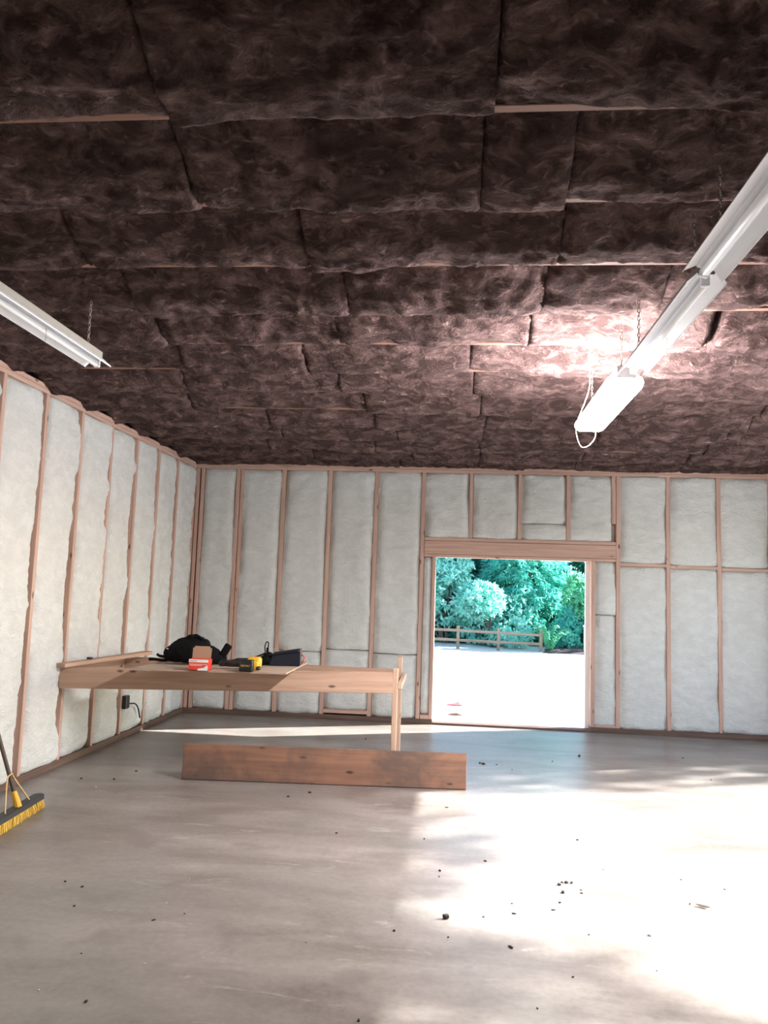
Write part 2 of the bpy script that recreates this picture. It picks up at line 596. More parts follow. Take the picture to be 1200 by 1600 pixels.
# ------------------------------------------------------------------ white wall batts
def wall_batt(fr, u0, u1, z0, z1, parent, seed, re_lo=0.006, re_hi=0.055, du=0.024, dz=0.026, bulge=0.012, bite=None):
    nu = max(6, int((u1 - u0) / du)); nv = max(6, int((z1 - z0) / dz))
    su = np.linspace(0, 1, nu); sv = np.linspace(0, 1, nv)
    su = 0.5 - 0.5 * np.cos(PI * su) * (0.6 + 0.4 * np.abs(np.cos(PI * su)))      # finer near the edges
    U, Z = np.meshgrid(u0 + (u1 - u0) * su, z0 + (z1 - z0) * sv, indexing='ij')
    dl, dr, db, dt = U - u0, u1 - U, Z - z0, z1 - Z
    p3 = np.stack([U, Z, np.full_like(U, seed * 1.37)], -1)
    zline = z0 + (z1 - z0) * sv
    def edge(s):
        n = n1(zline, seed * 7 + s, 1.7, 4)
        n2 = n1(zline, seed * 11 + s, 6.0, 2)
        k = np.clip(0.46 + 1.7 * n + 0.4 * n2, 0, 1)
        return (re_lo + (re_hi - re_lo) * k)[None, :]
    wl = 0.024 + 0.03 * (0.5 + 0.5 * n1(zline, seed * 5 + 1, 1.3))[None, :]
    wr = 0.024 + 0.03 * (0.5 + 0.5 * n1(zline, seed * 5 + 2, 1.3))[None, :]
    r = edge(1) * np.exp(-(dl / wl) ** 2) + edge(2) * np.exp(-(dr / wr) ** 2)
    r += 0.03 * np.exp(-(db / 0.03) ** 2) * (0.7 + fbm(p3 * 5, 2, 3)) + 0.03 * np.exp(-(dt / 0.03) ** 2) * (0.7 + fbm(p3 * 5, 2, 4))
    mid = np.clip(np.minimum(dl, dr) / 0.10, 0, 1)
    pw = p3 + 0.10 * np.stack([fbm(p3 * 3, 2, seed + 5), fbm(p3 * 3, 2, seed + 6), 0 * U], -1)
    h = 0.020 * fbm(pw * np.array([2.6, 2.2, 1]), 3, seed + 1) + 0.012 * fbm(pw * np.array([6, 13, 1]), 3, seed + 2) + 0.005 * fbm(pw * np.array([12, 26, 1]), 2, seed + 3, ridged=True)
    # folded flap lines running down near the edges
    for s, d in ((1, dl), (2, dr)):
        off = 0.075 + 0.03 * n1(zline, seed * 3 + s, 1.1)[None, :]
        on = np.clip(0.4 + 1.6 * n1(zline, seed * 13 + s, 0.8), 0, 1)[None, :]
        h += -0.010 * on * np.exp(-((d - off) / 0.012) ** 2)
    r = r - bulge * mid * (0.7 + 0.5 * fbm(p3 * 1.4, 2, seed + 9)) - h
    r = np.maximum(r, -0.03)
    if bite:
        r = bite(U, Z, r)
    o = np.array(fr[0], float); eu = np.array(fr[1], float); en = np.array(fr[2], float)
    P = o + U[..., None] * eu - r[..., None] * en + Z[..., None] * np.array([0, 0, 1.0])
    Q = o + U[..., None] * eu - (DEP - 0.002) * en + Z[..., None] * np.array([0, 0, 1.0])
    return closed_grid('insulation_batt', P, Q, M['white'], parent)


g = 0.026
ub = [XL + 0.115] + studs_b
for i in range(len(ub) - 1):
    a = ub[i] + (g if i else 0.0) + (0.046 if i == 1 else 0)
    b = ub[i + 1] - g
    k = i - 1                       # bay between studs k and k+1
    sd = 20 + i * 3
    if k in (4, 5, 6, 7):
        z0 = 2.336
        if k == 6:
            wall_batt(FB, a, b, 2.545, ZS1, wall_back, sd, 0.012, 0.06)
            wall_batt(FB, a, b, z0, 2.54, wall_back, sd + 1, 0.012, 0.06)
        else:
            wall_batt(FB, a, b - (0.05 if k == 7 else 0), z0, ZS1, wall_back, sd, 0.012, 0.06)
    elif k >= 8:
        zb = 2.055 - 0.012 * (k - 8)
        wall_batt(FB, a, b, zb + 0.022, ZS1, wall_back, sd, 0.01, 0.045)
        wall_batt(FB, a, b, ZS0 - 0.0, zb - 0.022, wall_back, sd + 1, 0.008, 0.035)
    elif k in (1, 2, 3):
        zz = (0.83, 0.83, 0.87, 0.84)[k]
        wall_batt(FB, a, b, zz + 0.004, ZS1, wall_back, sd, 0.015, 0.06)
        wall_batt(FB, a, b, 0.128 if k == 2 else ZS0, zz - 0.004, wall_back, sd + 1, 0.015, 0.06)
    else:
        wall_batt(FB, a, b, ZS0, ZS1, wall_back, sd, 0.015, 0.06)
wall_batt(FB, -0.38 + g, DX0 - 0.05, ZS0 + 0.05, 2.08, wall_back, 90, 0.02, 0.05, 0.016)
wall_batt(FB, DX1 + 0.052, 2.058 - g, ZS0 + 0.02, 1.42, wall_back, 91, 0.01, 0.05, 0.016)
wall_batt(FB, DX1 + 0.052, 2.058 - g, 1.425, 2.08, wall_back, 92, 0.01, 0.05, 0.016)
level(FB, 'blocking', DX1 + 0.05, 2.058 - 0.025, 0.075, 0.026, wall_back)
level(FB, 'blocking', -0.38 + 0.025, DX0 - 0.05, 0.085, 0.05, wall_back)

ul = [u for u in studs_l if u < YB - 0.1] + [YB + 0.012]
for i in range(len(ul) - 1):
    a, b = ul[i] + 0.022, ul[i + 1] - 0.022
    far = b < 4.2
    d = 0.1 if far else 0.022
    wall_batt(FL, a, b, ZS0, ZS1, wall_left, 130 + i * 3, 0.002, 0.115, d, 0.12 if far else 0.022, 0.010)
wall_batt(FL, YF, ul[0] - 0.022, ZS0, ZS1, wall_left, 129, 0.0, 0.05, 0.1, 0.12)

# white trim boards on the outer face of the doorway
def plain_board(name, c, d, m):
    bm = bmesh.new()
    add_box(bm, (0, 0, 0), d)
    bmesh.ops.bevel(bm, geom=list(bm.edges), offset=0.004, segments=1, affect='EDGES')
    o = link(name, bm_mesh(name, bm), m)
    o.location = c
    return struct(o)


plain_board('trim_1', (DX0 - 0.05, YB + DEP + 0.05, DZ / 2), (0.06, 0.06, DZ + 0.02), M['trimwhite'])
plain_board('trim_2', (DX1 - 0.005, YB + DEP + 0.05, DZ / 2), (0.08, 0.06, DZ + 0.02), M['trimwhite'])
plain_board('trim_3', ((DX0 + DX1) / 2, YB + DEP + 0.05, DZ + 0.012), (DX1 - DX0 - 0.085, 0.06, 0.05), M['trimwhite'])


# ------------------------------------------------------------------ ceiling joists and brown batts
JY0 = 2.44
for k in range(-6, 12):
    y = JY0 + BAY * k
    if k >= -1:
        s = 0.9 if k % 2 else -0.4
        board('joist', (XL - 0.1, y, ZC + 0.12), (s, y, ZC + 0.12), 0.24, 0.042, (0, 0, 1), M['joist'], ceiling)
        board('joist', (s, y + 0.004, ZC + 0.121), (XR + 0.1, y + 0.004, ZC + 0.121), 0.24, 0.042, (0, 0, 1), M['joist'], ceiling)
    else:
        board('joist', (XL - 0.1, y, ZC + 0.12), (XR + 0.1, y, ZC + 0.12), 0.24, 0.042, (0, 0, 1), M['joist'], ceiling)


def roof_batt(x0, x1, ya, yb, seed, dx, ny, sag, sling=0.0):
    nx = max(8, int((x1 - x0) / dx))
    su = np.linspace(0, 1, nx)
    X = (x0 + (x1 - x0) * su)[:, None] * np.ones((1, ny))
    tt = np.linspace(0, 1, ny)[None, :] * np.ones((nx, 1))
    xc = X[:, :1]
    T1 = 0.84                                          # the sheet slopes down to here, then curls under into a lip
    vv = np.clip(tt / T1, 0, 1)
    lp = np.clip((tt - T1) / (1 - T1), 0, 1)
    up_ = 0.235 + 0.02 * n1(xc, seed % 97 + 3, 1.6, 2)
    drop = sag * (1.0 + 2.3 * n1(xc, 300 + seed, 1.25, 3))     # how far the lip hangs below the joist, changing along the batt
    over = np.clip(0.004 + 0.8 * drop, -0.020, 0.036)
    lipr = 0.022
    Y = ya + (yb - ya - lipr) * vv ** (1.25 - 0.35 * sling) + np.sin(lp * PI * 0.75) / math.sin(PI * 0.75) * 0.0 + (lipr + over) * np.sin(lp * PI / 2) - (over + 0.012) * np.clip((lp - 0.6) / 0.4, 0, 1) ** 2
    pe = 1.45 + 0.25 * n1(xc, 60 + seed, 1.5, 2)
    aa = 1 - ((Y - ya) / (yb - ya - lipr)).clip(0, 1) / (0.80 + 0.08 * n1(xc, 60 + seed, 1.5, 2))
    roll = (up_ + drop) * 0.5 * (aa + np.sqrt(aa * aa + 0.012))                        # steep, then levelling out towards the lip
    slope = (up_ * 0.9 + drop) * (1 - ((Y - ya) / (yb - ya - lipr)).clip(0, 1) ** 2.2)                                    # or slung like a hammock, low at the far side
    Z = ZC - drop + roll * (1 - sling) + slope * sling + 0.05 * (1 - np.cos(lp * PI / 2)) + np.clip(drop + 0.01, 0, 1) * lp ** 3
    p = np.stack([X, Y * 1.0, Z * 1.0 + seed * 0.77], -1)
    wv = np.stack([fbm(p * 2.7, 2, seed + 1), fbm(p * 2.7, 2, seed + 2), 0 * X], -1)
    q = p + 0.14 * wv
    amp = np.clip(tt * 9, 0, 1) * np.clip((1 - tt) * 6, 0.0, 1)
    d = 0.020 * fbm(q * np.array([3.0, 4.5, 3]), 3, seed + 3) + 0.024 * fbm(q * np.array([6, 11, 7]), 4, seed + 4, 0.6, True) + 0.016 * fbm(q * np.array([13, 28, 18]), 3, seed + 5, 0.6)
    # folds running down the slope, bunched in places
    bunch = np.clip(1.4 * n1(xc, 40 + seed, 1.1, 2) + 0.1, 0, 1)
    d += 0.018 * bunch * fbm(q * np.array([17, 3.5, 1]), 3, seed + 8, 0.6, True)
    for s in (x0, x1):                                 # the butt joints draw the ends up into a dark crease
        jx = s + 0.05 * n1(Y.ravel(), seed + int(s * 10) % 13, 3.0, 2).reshape(Y.shape)
        d -= 0.026 * np.exp(-(np.abs(X - jx) / 0.010)) + 0.006 * np.exp(-(np.abs(X - jx) / 0.05))
    d *= amp * (0.95 - 0.7 * sling)
    Y = np.clip(Y - d * 0.25, ya, None)
    Z = Z - d
    yc, hw, cs = (ya + yb) / 2, (yb - ya) / 2, np.cos(PI * tt)
    P = np.stack([X, Y, Z], -1)
    Q = np.stack([X, np.clip(yc - cs * (hw - 0.004), ya, yb), np.full_like(X, ZC + 0.33)], -1)
    return closed_grid('insulation_batt', P, Q, M['brown'], ceiling)


seams = {
    -1: [-2.2, -1.003, 0.104, 1.35, 2.6], 0: [-2.3, -1.102, 0.079, 0.42, 1.3, 2.5], 1: [-1.87, -0.731, 0.47, 1.7, 2.9], 2: [-1.843, -0.614, 0.462, 1.1, 2.3],
    3: [-1.908, -0.765, 0.447, 1.52], 4: [-1.993, -1.091, 0.091, 1.3, 2.5], 5: [-2.199, -0.933, 0.13, 1.4, 2.6], 6: [-2.379, -0.802, 0.213, 1.3, 2.6], 7: [-1.798, -0.763, 0.287, 1.5, 2.7],
    8: [-1.827, -0.6, 0.285, 1.45, 2.7], 9: [-2.1, -0.89, 0.274, 1.5, 2.7], 10: [-1.7, -0.5, 0.3, 1.5, 2.7], 11: [-1.9, -0.7, 0.3, 1.5, 2.8],
}
for k in range(-7, 12):
    ya, yb = JY0 + BAY * k + 0.022, JY0 + BAY * (k + 1) - 0.022
    if k == 11:
        yb = YB - 0.01
    if k == -7:
        ya = YF
    if yb - ya < 0.08:
        continue
    near = k >= -1
    xs = [XL - 0.06] + (seams[k] if near else [-1.0, 1.6]) + [XR - 0.005]
    dx = {-1: 0.016, 0: 0.017, 1: 0.019, 2: 0.02}.get(k, 0.024) if near else 0.15
    ny = {-1: 46, 0: 42, 1: 36, 2: 32}.get(k, 26) if near else 10
    for j in range(len(xs) - 1):
        x1 = xs[j + 1]
        if k == 3 and j == 4:      # the batt right of the torn gap starts further along
            roof_batt(1.57, x1, ya, yb, 500 + k * 31 + j * 7, dx, ny, 0.08)
            continue
        sag = random.uniform(0.022, 0.034) if k < 3 else random.uniform(0.034, 0.05)
        if k >= 7 and x1 > 0.9:
            sag *= 0.85
        roof_batt(xs[j] + 0.001, x1 - 0.001, ya, yb, 500 + k * 31 + j * 7, dx, ny, 0.012 if k == 11 else sag, min(0.45, max(0.0, (k - 3) / 8)))

# ------------------------------------------------------------------ hanging shop lights
def profile_mesh(name, prof, L, th):
    """An open strip of (x, z) points, th thick, run along Y from -L/2 to L/2."""
    bm = bmesh.new()
    n = len(prof)
    nor = []
    for i in range(n):
        a, b = prof[max(i - 1, 0)], prof[min(i + 1, n - 1)]
        d = Vector((b[0] - a[0], b[1] - a[1])).normalized()
        nor.append(Vector((-d.y, d.x)))
    rings = []
    for y in (-L / 2, L / 2):
        ring = [bm.verts.new((p[0], y, p[1])) for p in prof] + [bm.verts.new((p[0] + q.x * th, y, p[1] + q.y * th)) for p, q in reversed(list(zip(prof, nor)))]
        rings.append(ring)
        bm.faces.new(ring)
    m_ = len(rings[0])
    for i in range(m_):
        bm.faces.new((rings[0][i], rings[0][(i + 1) % m_], rings[1][(i + 1) % m_], rings[1][i]))
    return bm_mesh(name, bm)


def chain_mesh(h):
    bm = bmesh.new()
    n = max(3, int(h / 0.021))
    for i in range(n):
        z = h * (i + 0.5) / n
        a = Vector((1, 0, 0)) if i % 2 else Vector((0, 1, 0))
        pts = [Vector((0, 0, z)) + a * 0.0065 * math.cos(q * PI / 4) + Vector((0, 0, 0.0145 * math.sin(q * PI / 4))) for q in range(9)]
        add_tube(bm, pts, 0.0021, 5)
    return bm_mesh('chain', bm, True)


def shop_light(loc, label, L=1.22, w=0.075, roll=0.0, tubes=(0.0,), lit=False, yaw=0.0, z_top=None, tz=-0.030):
    t = thing('shop_light', label, 'light', loc, 'hanging shop lights')
    t.rotation_euler = (0, 0, yaw)
    inner = Matrix.Rotation(roll, 4, 'Y')
    ch = w * 0.40
    prof = [(-w - 0.004, -0.036), (-w, -0.042), (-w, -0.036), (-w * 0.7, -0.016), (-ch - 0.004, 0.0), (-ch, -0.006), (ch, -0.006), (ch + 0.004, 0.0), (w * 0.7, -0.016), (w, -0.036), (w, -0.042), (w + 0.004, -0.036)]
    prof = prof[1:-1] if not lit else [(-w, -0.012), (-w, -0.002), (w, -0.002), (w, -0.012)]
    o = link('reflector', profile_mesh('reflector', prof, L, 0.002), M['enamel'], t)
    o.matrix_local = inner
    bm = bmesh.new()
    add_box(bm, (0, 0, 0.024), (ch * 1.7, L - 0.01, 0.045), bevel=0.005)
    o = link('ballast_housing', bm_mesh('ballast_housing', bm), M['olive'], t); o.matrix_local = inner
    for x in tubes:
        bm = bmesh.new()
        add_tube(bm, [(x, -L / 2 + 0.03, tz), (x, -L / 2 + 0.036, tz), (x, L / 2 - 0.036, tz), (x, L / 2 - 0.03, tz)], [0.012, 0.0185, 0.0185, 0.012], 16)
        o = link('tube', bm_mesh('tube', bm, True), M['glow'] if lit else M['tube_off'], t); o.matrix_local = inner
        for s in (-1, 1):
            bm = bmesh.new()
            add_box(bm, (x, s * (L / 2 - 0.018), tz / 2 - 0.011), (0.036, 0.022, 0.014 - tz), bevel=0.006)
            o = link('socket', bm_mesh('socket', bm), M['enamel'], t); o.matrix_local = inner
    for s in (-1, 1):
        o = link('chain', chain_mesh(max(0.06, (z_top or 3.2) - loc[2] - 0.046)), M['chain'], t)
        o.location = inner @ Vector((0, s * (L / 2 - 0.14), 0.046))
    return t, inner


sl1, inn = shop_light((0.945, 2.33, 2.90), 'unlit white shop light running out of the picture at its right edge', roll=0.30, z_top=3.235)
sl2, inn2 = shop_light((0.955, 3.565, 2.885), 'unlit white shop light with pull string, hung end to end between two others', z_top=3.2)
sl3 = thing('shop_light', 'glaring lit shop light, the only lamp switched on', 'light', (0.950, 4.90, 2.875), 'hanging shop lights')
bm = bmesh.new(); add_box(bm, (0, 0, 0.028), (0.10, 1.20, 0.046), bevel=0.005)
link('ballast_housing', bm_mesh('ballast_housing', bm), M['enamel'], sl3)
bm = bmesh.new(); add_box(bm, (0, 0, -0.036), (0.205, 1.19, 0.082), bevel=0.034)  # invented glowing body, made wide to spread the lamp's light and glare
link('glare_body', bm_mesh('glare_body', bm, True), M['glow'], sl3)
for q in (-1, 1):
    bm = bmesh.new(); add_box(bm, (0, q * 0.603, 0.012), (0.11, 0.008, 0.07), bevel=0.003)
    link('end_cap', bm_mesh('end_cap', bm), M['enamel'], sl3)
    o = link('chain', chain_mesh(0.28), M['chain'], sl3)
    o.location = (0, q * 0.47, 0.05)
sl4, inn4 = shop_light((-2.075, 3.57, 2.90), 'unlit white shop light hanging alone beside the insulated left wall', z_top=3.2)
for tt, inner, y in ((sl2, inn2, 0.05), (sl4, inn4, -0.02)):
    bm = bmesh.new()
    add_tube(bm, smooth_path([(0.028, y, -0.03), (0.03, y, -0.06), (0.028, y + 0.002, -0.10)], 3), 0.0014, 5)
    link('pull_cord', bm_mesh('pull_cord', bm, True), M['chain'], tt)
# pale feed cord looping below the lit lamp's far end and up to the roof
bm = bmesh.new()
add_tube(bm, smooth_path([(-0.13, -0.25, 0.34), (-0.135, -0.2, 0.2), (-0.12, -0.1, 0.05), (-0.10, 0.45, -0.02), (-0.085, 0.62, -0.07), (-0.045, 0.66, -0.165), (0.01, 0.67, -0.16), (0.055, 0.65, -0.10), (0.05, 0.60, 0.0)], 6), 0.003, 6)
link('feed_cord', bm_mesh('feed_cord', bm, True), M['cordpale'], sl3)

# ------------------------------------------------------------------ the bench frame built off the left-hand wall
bench = thing('workbench_frame', 'unfinished lumber bench frame fixed to the insulated wall, half covered by a plywood sheet', 'workbench', (-2.0, 7.0, 0))


def bboard(name, p0, p1, w, th, updir, m, label=None):
    o = board(name, p0, p1, w, th, updir, m)
    hang_on(o, bench)
    if label:
        o['label'] = label
    return o


FA, FBk = Vector((XL + 0.004, 6.545, 0.778)), Vector((-0.483, 6.705, 0.842))       # centre line of the front rail
bboard('front_rail', FA, FBk, 0.178, 0.04, (0, 0, 1), M['bench'])
BA, BB = Vector((XL + 0.004, 7.80, 0.775)), Vector((-0.52, 7.56, 0.785))
bboard('back_rail', BA, BB, 0.178, 0.04, (0, 0, 1), M['bench'])
bboard('wall_rail', (XL + 0.03, 6.57, 0.775), (XL + 0.03, 7.78, 0.775), 0.178, 0.04, (0, 0, 1), M['bench'])
bboard('cross_joist', (-2.0, 6.655, 0.79), (-2.0, 7.66, 0.785), 0.14, 0.04, (0, 0, 1), M['bench'])
bboard('leg', (-0.462, 6.73, 0), (-0.462, 6.73, 0.962), 0.088, 0.042, (0, 1, 0), M['post'])
bboard('leg', (-0.478, 7.56, 0), (-0.478, 7.56, 0.995), 0.088, 0.042, (0, 1, 0), M['post'])
bboard('end_rail', (-0.421, 6.69, 0.815), (-0.435, 7.60, 0.815), 0.05, 0.038, (0, 0, 1), M['post'])

# the plywood lying on it
PZ = 0.0
def ply_z(x, y):                        # top of the sheet
    a, b, c = (-3.39, 6.525, 0.876), (-0.5, 6.68, 0.935), (-3.39, 7.8, 0.874)
    fx = (b[2] - a[2]) / (b[0] - a[0]); fy = (c[2] - a[2]) / (c[1] - a[1])
    return a[2] + fx * (x - a[0]) + fy * (y - a[1]) + 0.013
pl = [(-2.70, 6.34), (-1.325, 6.27), (-1.345, 7.36), (-2.66, 7.44)]
bm = bmesh.new()
lo = [bm.verts.new((x, y, ply_z(x, y) - 0.012)) for x, y in pl]
hi = [bm.verts.new((x, y, ply_z(x, y))) for x, y in pl]
bm.faces.new(lo); bm.faces.new(hi)
for i in range(4):
    bm.faces.new((lo[i], lo[(i + 1) % 4], hi[(i + 1) % 4], hi[i]))
ply = tag(link('plywood_sheet', bm_mesh('plywood_sheet', bm), M['ply']), 'thin plywood sheet lying on the bench frame under the tools', 'plywood')

lb = board('loose_board', (-3.335, 6.44, 0.893), (-3.125, 7.86, 0.906), 0.036, 0.088, (0, 0, 1), M['bench'])
tag(lb, 'loose narrow board laid across the bench frame at its wall end', 'board')
bm = bmesh.new(); add_box(bm, (0, 0, 0), (0.05, 0.03, 0.018), bevel=0.005)
o = tag(link('small_black_clip', bm_mesh('small_black_clip', bm), M['blackplast']), 'small black clip on the loose narrow board by the wall', 'clip')
o.location = (-3.275, 6.85, 0.926)

# the wide plank on edge against the bench leg
pk = board('wide_plank', (-2.214, 6.475, 0.146), (0.161, 6.655, 0.146), 0.288, 0.036, (0, 0.10, 1), M['plank'])
tag(pk, 'wide weathered brown plank standing on edge against the bench leg', 'plank')

# ------------------------------------------------------------------ things on the plywood
def lump(name, blobs, voxel, m, parent=None, loc=None, flat=True):
    """Merged soft blobs (centre, radii, euler) fused into one surface."""
    bm = bmesh.new()
    for c, r, e in blobs:
        rr = bmesh.ops.create_icosphere(bm, subdivisions=3, radius=1.0)
        mt = Matrix.Translation(c) @ Matrix.Rotation(e[2], 4, 'Z') @ Matrix.Rotation(e[1], 4, 'Y') @ Matrix.Rotation(e[0], 4, 'X') @ Matrix.Diagonal((*r, 1))
        bmesh.ops.transform(bm, matrix=mt, verts=rr['verts'])
        if flat:
            for v in rr['verts']:
                v.co.z = max(v.co.z, 0.001)
    o = link(name, bm_mesh(name, bm, True), m, parent)
    md = o.modifiers.new('fuse', 'REMESH'); md.mode = 'VOXEL'; md.voxel_size = voxel; md.use_smooth_shade = True
    sm = o.modifiers.new('soft', 'SMOOTH'); sm.iterations = 3; sm.factor = 0.5
    tx = bpy.data.textures.new(name + '_folds', 'CLOUDS'); tx.noise_scale = 0.05; tx.noise_depth = 3
    dm = o.modifiers.new('folds', 'DISPLACE'); dm.texture = tx; dm.strength = 0.022; dm.mid_level = 0.5; dm.texture_coords = 'LOCAL'
    if loc:
        o.location = loc
    return o


bx, by = -2.33, 6.86
bag = thing('tool_bag', 'slumped black fabric tool bag heaped on the plywood behind the open carton', 'bag', (bx, by, ply_z(bx, by) + 0.012))
lump('body', [((-0.02, 0, 0.10), (0.19, 0.14, 0.13), (0, 0, 0)), ((0.02, 0.02, 0.17), (0.11, 0.10, 0.085), (0, 0.2, 0)), ((-0.17, 0.0, 0.075), (0.085, 0.11, 0.075), (0, 0, 0.2)), ((0.115, 0.02, 0.165), (0.045, 0.07, 0.05), (0, 0.5, 0)),
              ((0.17, 0.0, 0.075), (0.12, 0.10, 0.085), (0, 0.35, 0)), ((-0.09, 0.0, 0.15), (0.09, 0.09, 0.055), (0, -0.6, 0)), ((0.25, 0.0, 0.045), (0.08, 0.07, 0.05), (0, 0, 0))], 0.011, M['black'], bag)
bm = bmesh.new(); add_box(bm, (0.305, -0.02, 0.095), (0.068, 0.03, 0.19), Matrix.Rotation(0.52, 3, 'Y'), bevel=0.013)
link('holster_flap', bm_mesh('holster_flap', bm, True), M['black'], bag)
bm = bmesh.new(); add_tube(bm, smooth_path([(-0.20, -0.05, 0.02), (-0.27, -0.03, 0.014), (-0.34, 0.02, 0.016), (-0.40, 0.03, 0.014)], 5), [0.014] * 16, 8)
link('strap', bm_mesh('strap', bm, True), M['black'], bag)
bm = bmesh.new(); add_tube(bm, smooth_path([(-0.22, -0.06, 0.05), (-0.27, -0.06, 0.055), (-0.30, -0.05, 0.07)], 4), [0.013] * 8 + [0.006], 8)
link('strap', bm_mesh('strap', bm, True), M['black'], bag)
bm = bmesh.new(); add_tube(bm, smooth_path([(0.02, -0.08, 0.235), (0.05, -0.06, 0.255), (0.09, -0.05, 0.235), (0.115, -0.05, 0.21)], 5), 0.009, 8)
link('handle', bm_mesh('handle', bm, True), M['black'], bag)
bm = bmesh.new(); add_box(bm, (-0.185, -0.105, 0.125), (0.018, 0.006, 0.008), bevel=0.002)
link('buckle', bm_mesh('buckle', bm), M['white_print'], bag)

# open carton with printed front
cx, cy = -2.072, 6.345
cz = ply_z(cx, cy)
carton = thing('open_carton', 'small red and white carton with its brown lid standing open, on the plywood', 'box', (cx, cy, cz), rz=0.0)
W_, D_, H_ = 0.165, 0.10, 0.092
bm = bmesh.new()
add_box(bm, (0, 0, 0.003), (W_, D_, 0.006))
link('bottom', bm_mesh('bottom', bm), M['kraft'], carton)
for nm, c, d, mm in (('side_panel', (-W_ / 2 + 0.0015, 0, H_ / 2), (0.003, D_ - 0.006, H_), 'red'), ('side_panel', (W_ / 2 - 0.0015, 0, H_ / 2), (0.003, D_ - 0.006, H_), 'red'),
                     ('back_panel', (0, D_ / 2 - 0.0015, H_ / 2), (W_, 0.003, H_), 'red')):
    bm = bmesh.new(); add_box(bm, c, d); link(nm, bm_mesh(nm, bm), M[mm], carton)
bm = bmesh.new(); add_box(bm, (0, -D_ / 2 + 0.0015, H_ / 2), (W_, 0.003, H_))
fp = link('front_panel', bm_mesh('front_panel', bm), M['red'], carton)
def print_patch(c, d, mm, name='printed_band'):
    bm = bmesh.new(); add_box(bm, (c[0], -D_ / 2 - 0.0008, c[1]), (d[0], 0.0012, d[1]))
    link(name, bm_mesh(name, bm), M[mm], fp)
print_patch((0, H_ - 0.012), (W_ - 0.002, 0.024), 'white_print')
print_patch((0, H_ * 0.56), (W_ * 0.94, 0.0035), 'white_print')
print_patch((-0.02, H_ * 0.46), (W_ * 0.62, 0.003), 'white_print')
bm = bmesh.new()
vs = [(-0.008, 0.003), (W_ / 2 - 0.003, 0.003), (W_ / 2 - 0.003, 0.044), (W_ / 2 - 0.02, 0.040), (W_ / 2 - 0.035, 0.026), (0.0, 0.018)]
a = [bm.verts.new((x, -D_ / 2 - 0.0002, z)) for x, z in vs]; b = [bm.verts.new((x, -D_ / 2 - 0.0014, z)) for x, z in vs]
bm.faces.new(a); bm.faces.new(b)
for i in range(len(vs)):
    bm.faces.new((a[i], a[(i + 1) % len(vs)], b[(i + 1) % len(vs)], b[i]))
link('printed_picture', bm_mesh('printed_picture', bm), M['white_print'], fp)
for i, wd in enumerate((0.007, 0.006, 0.008, 0.006, 0.007, 0.006)):
    print_patch((-W_ / 2 + 0.014 + i * 0.0105, H_ - 0.013), (wd, 0.008), 'grey_print', 'faded_lettering')
bm = bmesh.new()
add_box(bm, (0, 0, 0.052), (W_ - 0.004, 0.003, 0.104), bevel=0.0)
es = [e for e in bm.edges if abs(e.verts[0].co.x - e.verts[1].co.x) < 1e-4 and abs(e.verts[0].co.z - e.verts[1].co.z) < 1e-4 and e.verts[0].co.z > 0.1]
bmesh.ops.bevel(bm, geom=es, offset=0.014, segments=4, affect='EDGES')
o = link('lid', bm_mesh('lid', bm), M['kraft'], carton)
o.location = (-0.008, D_ / 2, H_ - 0.002); o.rotation_euler = (-0.12, 0, 0)
bm = bmesh.new(); add_box(bm, (0, 0, 0.012), (W_ - 0.03, D_ - 0.03, 0.02), bevel=0.004)
link('packing_insert', bm_mesh('packing_insert', bm), M['kraft'], carton)

# cordless tool
dx_, dy_ = -1.70, 6.36
drill = thing('cordless_drill', 'yellow and black cordless drill lying on the plywood with its battery facing out', 'power tool', (dx_, dy_, ply_z(dx_, dy_)), rz=-0.06)
bm = bmesh.new()
add_tube(bm, [(0.02, 0.10, 0.058), (-0.02, 0.10, 0.058), (-0.10, 0.10, 0.056), (-0.13, 0.10, 0.05), (-0.19, 0.10, 0.046)], [0.036, 0.040, 0.038, 0.032, 0.028], 18)
link('gearbox', bm_mesh('gearbox', bm, True), M['blackplast'], drill)
bm = bmesh.new()
add_tube(bm, [(-0.19, 0.10, 0.046), (-0.20, 0.10, 0.046), (-0.245, 0.10, 0.042), (-0.255, 0.10, 0.042)], [0.022, 0.026, 0.026, 0.017], 14)
add_tube(bm, [(-0.255, 0.10, 0.042), (-0.275, 0.10, 0.042)], 0.007, 8)
link('chuck', bm_mesh('chuck', bm, True), M['blackplast'], drill)
bm = bmesh.new(); add_box(bm, (0.055, 0.10, 0.064), (0.115, 0.085, 0.095), bevel=0.022)
link('motor_housing', bm_mesh('motor_housing', bm, True), M['yellow'], drill)
bm = bmesh.new()
add_box(bm, (0.056, 0.03, 0.055), (0.052, 0.10, 0.060), Matrix.Rotation(0.06, 3, 'Z'), bevel=0.018)
link('grip', bm_mesh('grip', bm, True), M['blackplast'], drill)
bm = bmesh.new(); add_box(bm, (0.066, -0.026, 0.050), (0.124, 0.026, 0.080), bevel=0.012)
link('grip_base', bm_mesh('grip_base', bm, True), M['yellow'], drill)
bm = bmesh.new(); add_box(bm, (0.040, -0.066, 0.051), (0.118, 0.056, 0.098), bevel=0.013)
bat = link('battery', bm_mesh('battery', bm, True), M['blackplast'], drill)
bm = bmesh.new(); add_box(bm, (0.128, -0.02, 0.03), (0.034, 0.05, 0.034), bevel=0.011)
link('belt_clip', bm_mesh('belt_clip', bm, True), M['blackplast'], drill)
tc = bpy.data.curves.new('lettering', 'FONT'); tc.body = 'DEWALT'; tc.size = 0.020; tc.extrude = 0.0006; tc.align_x = 'CENTER'
tmp = bpy.data.objects.new('lettering_curve', tc); C.objects.link(tmp)
bpy.context.view_layer.update()
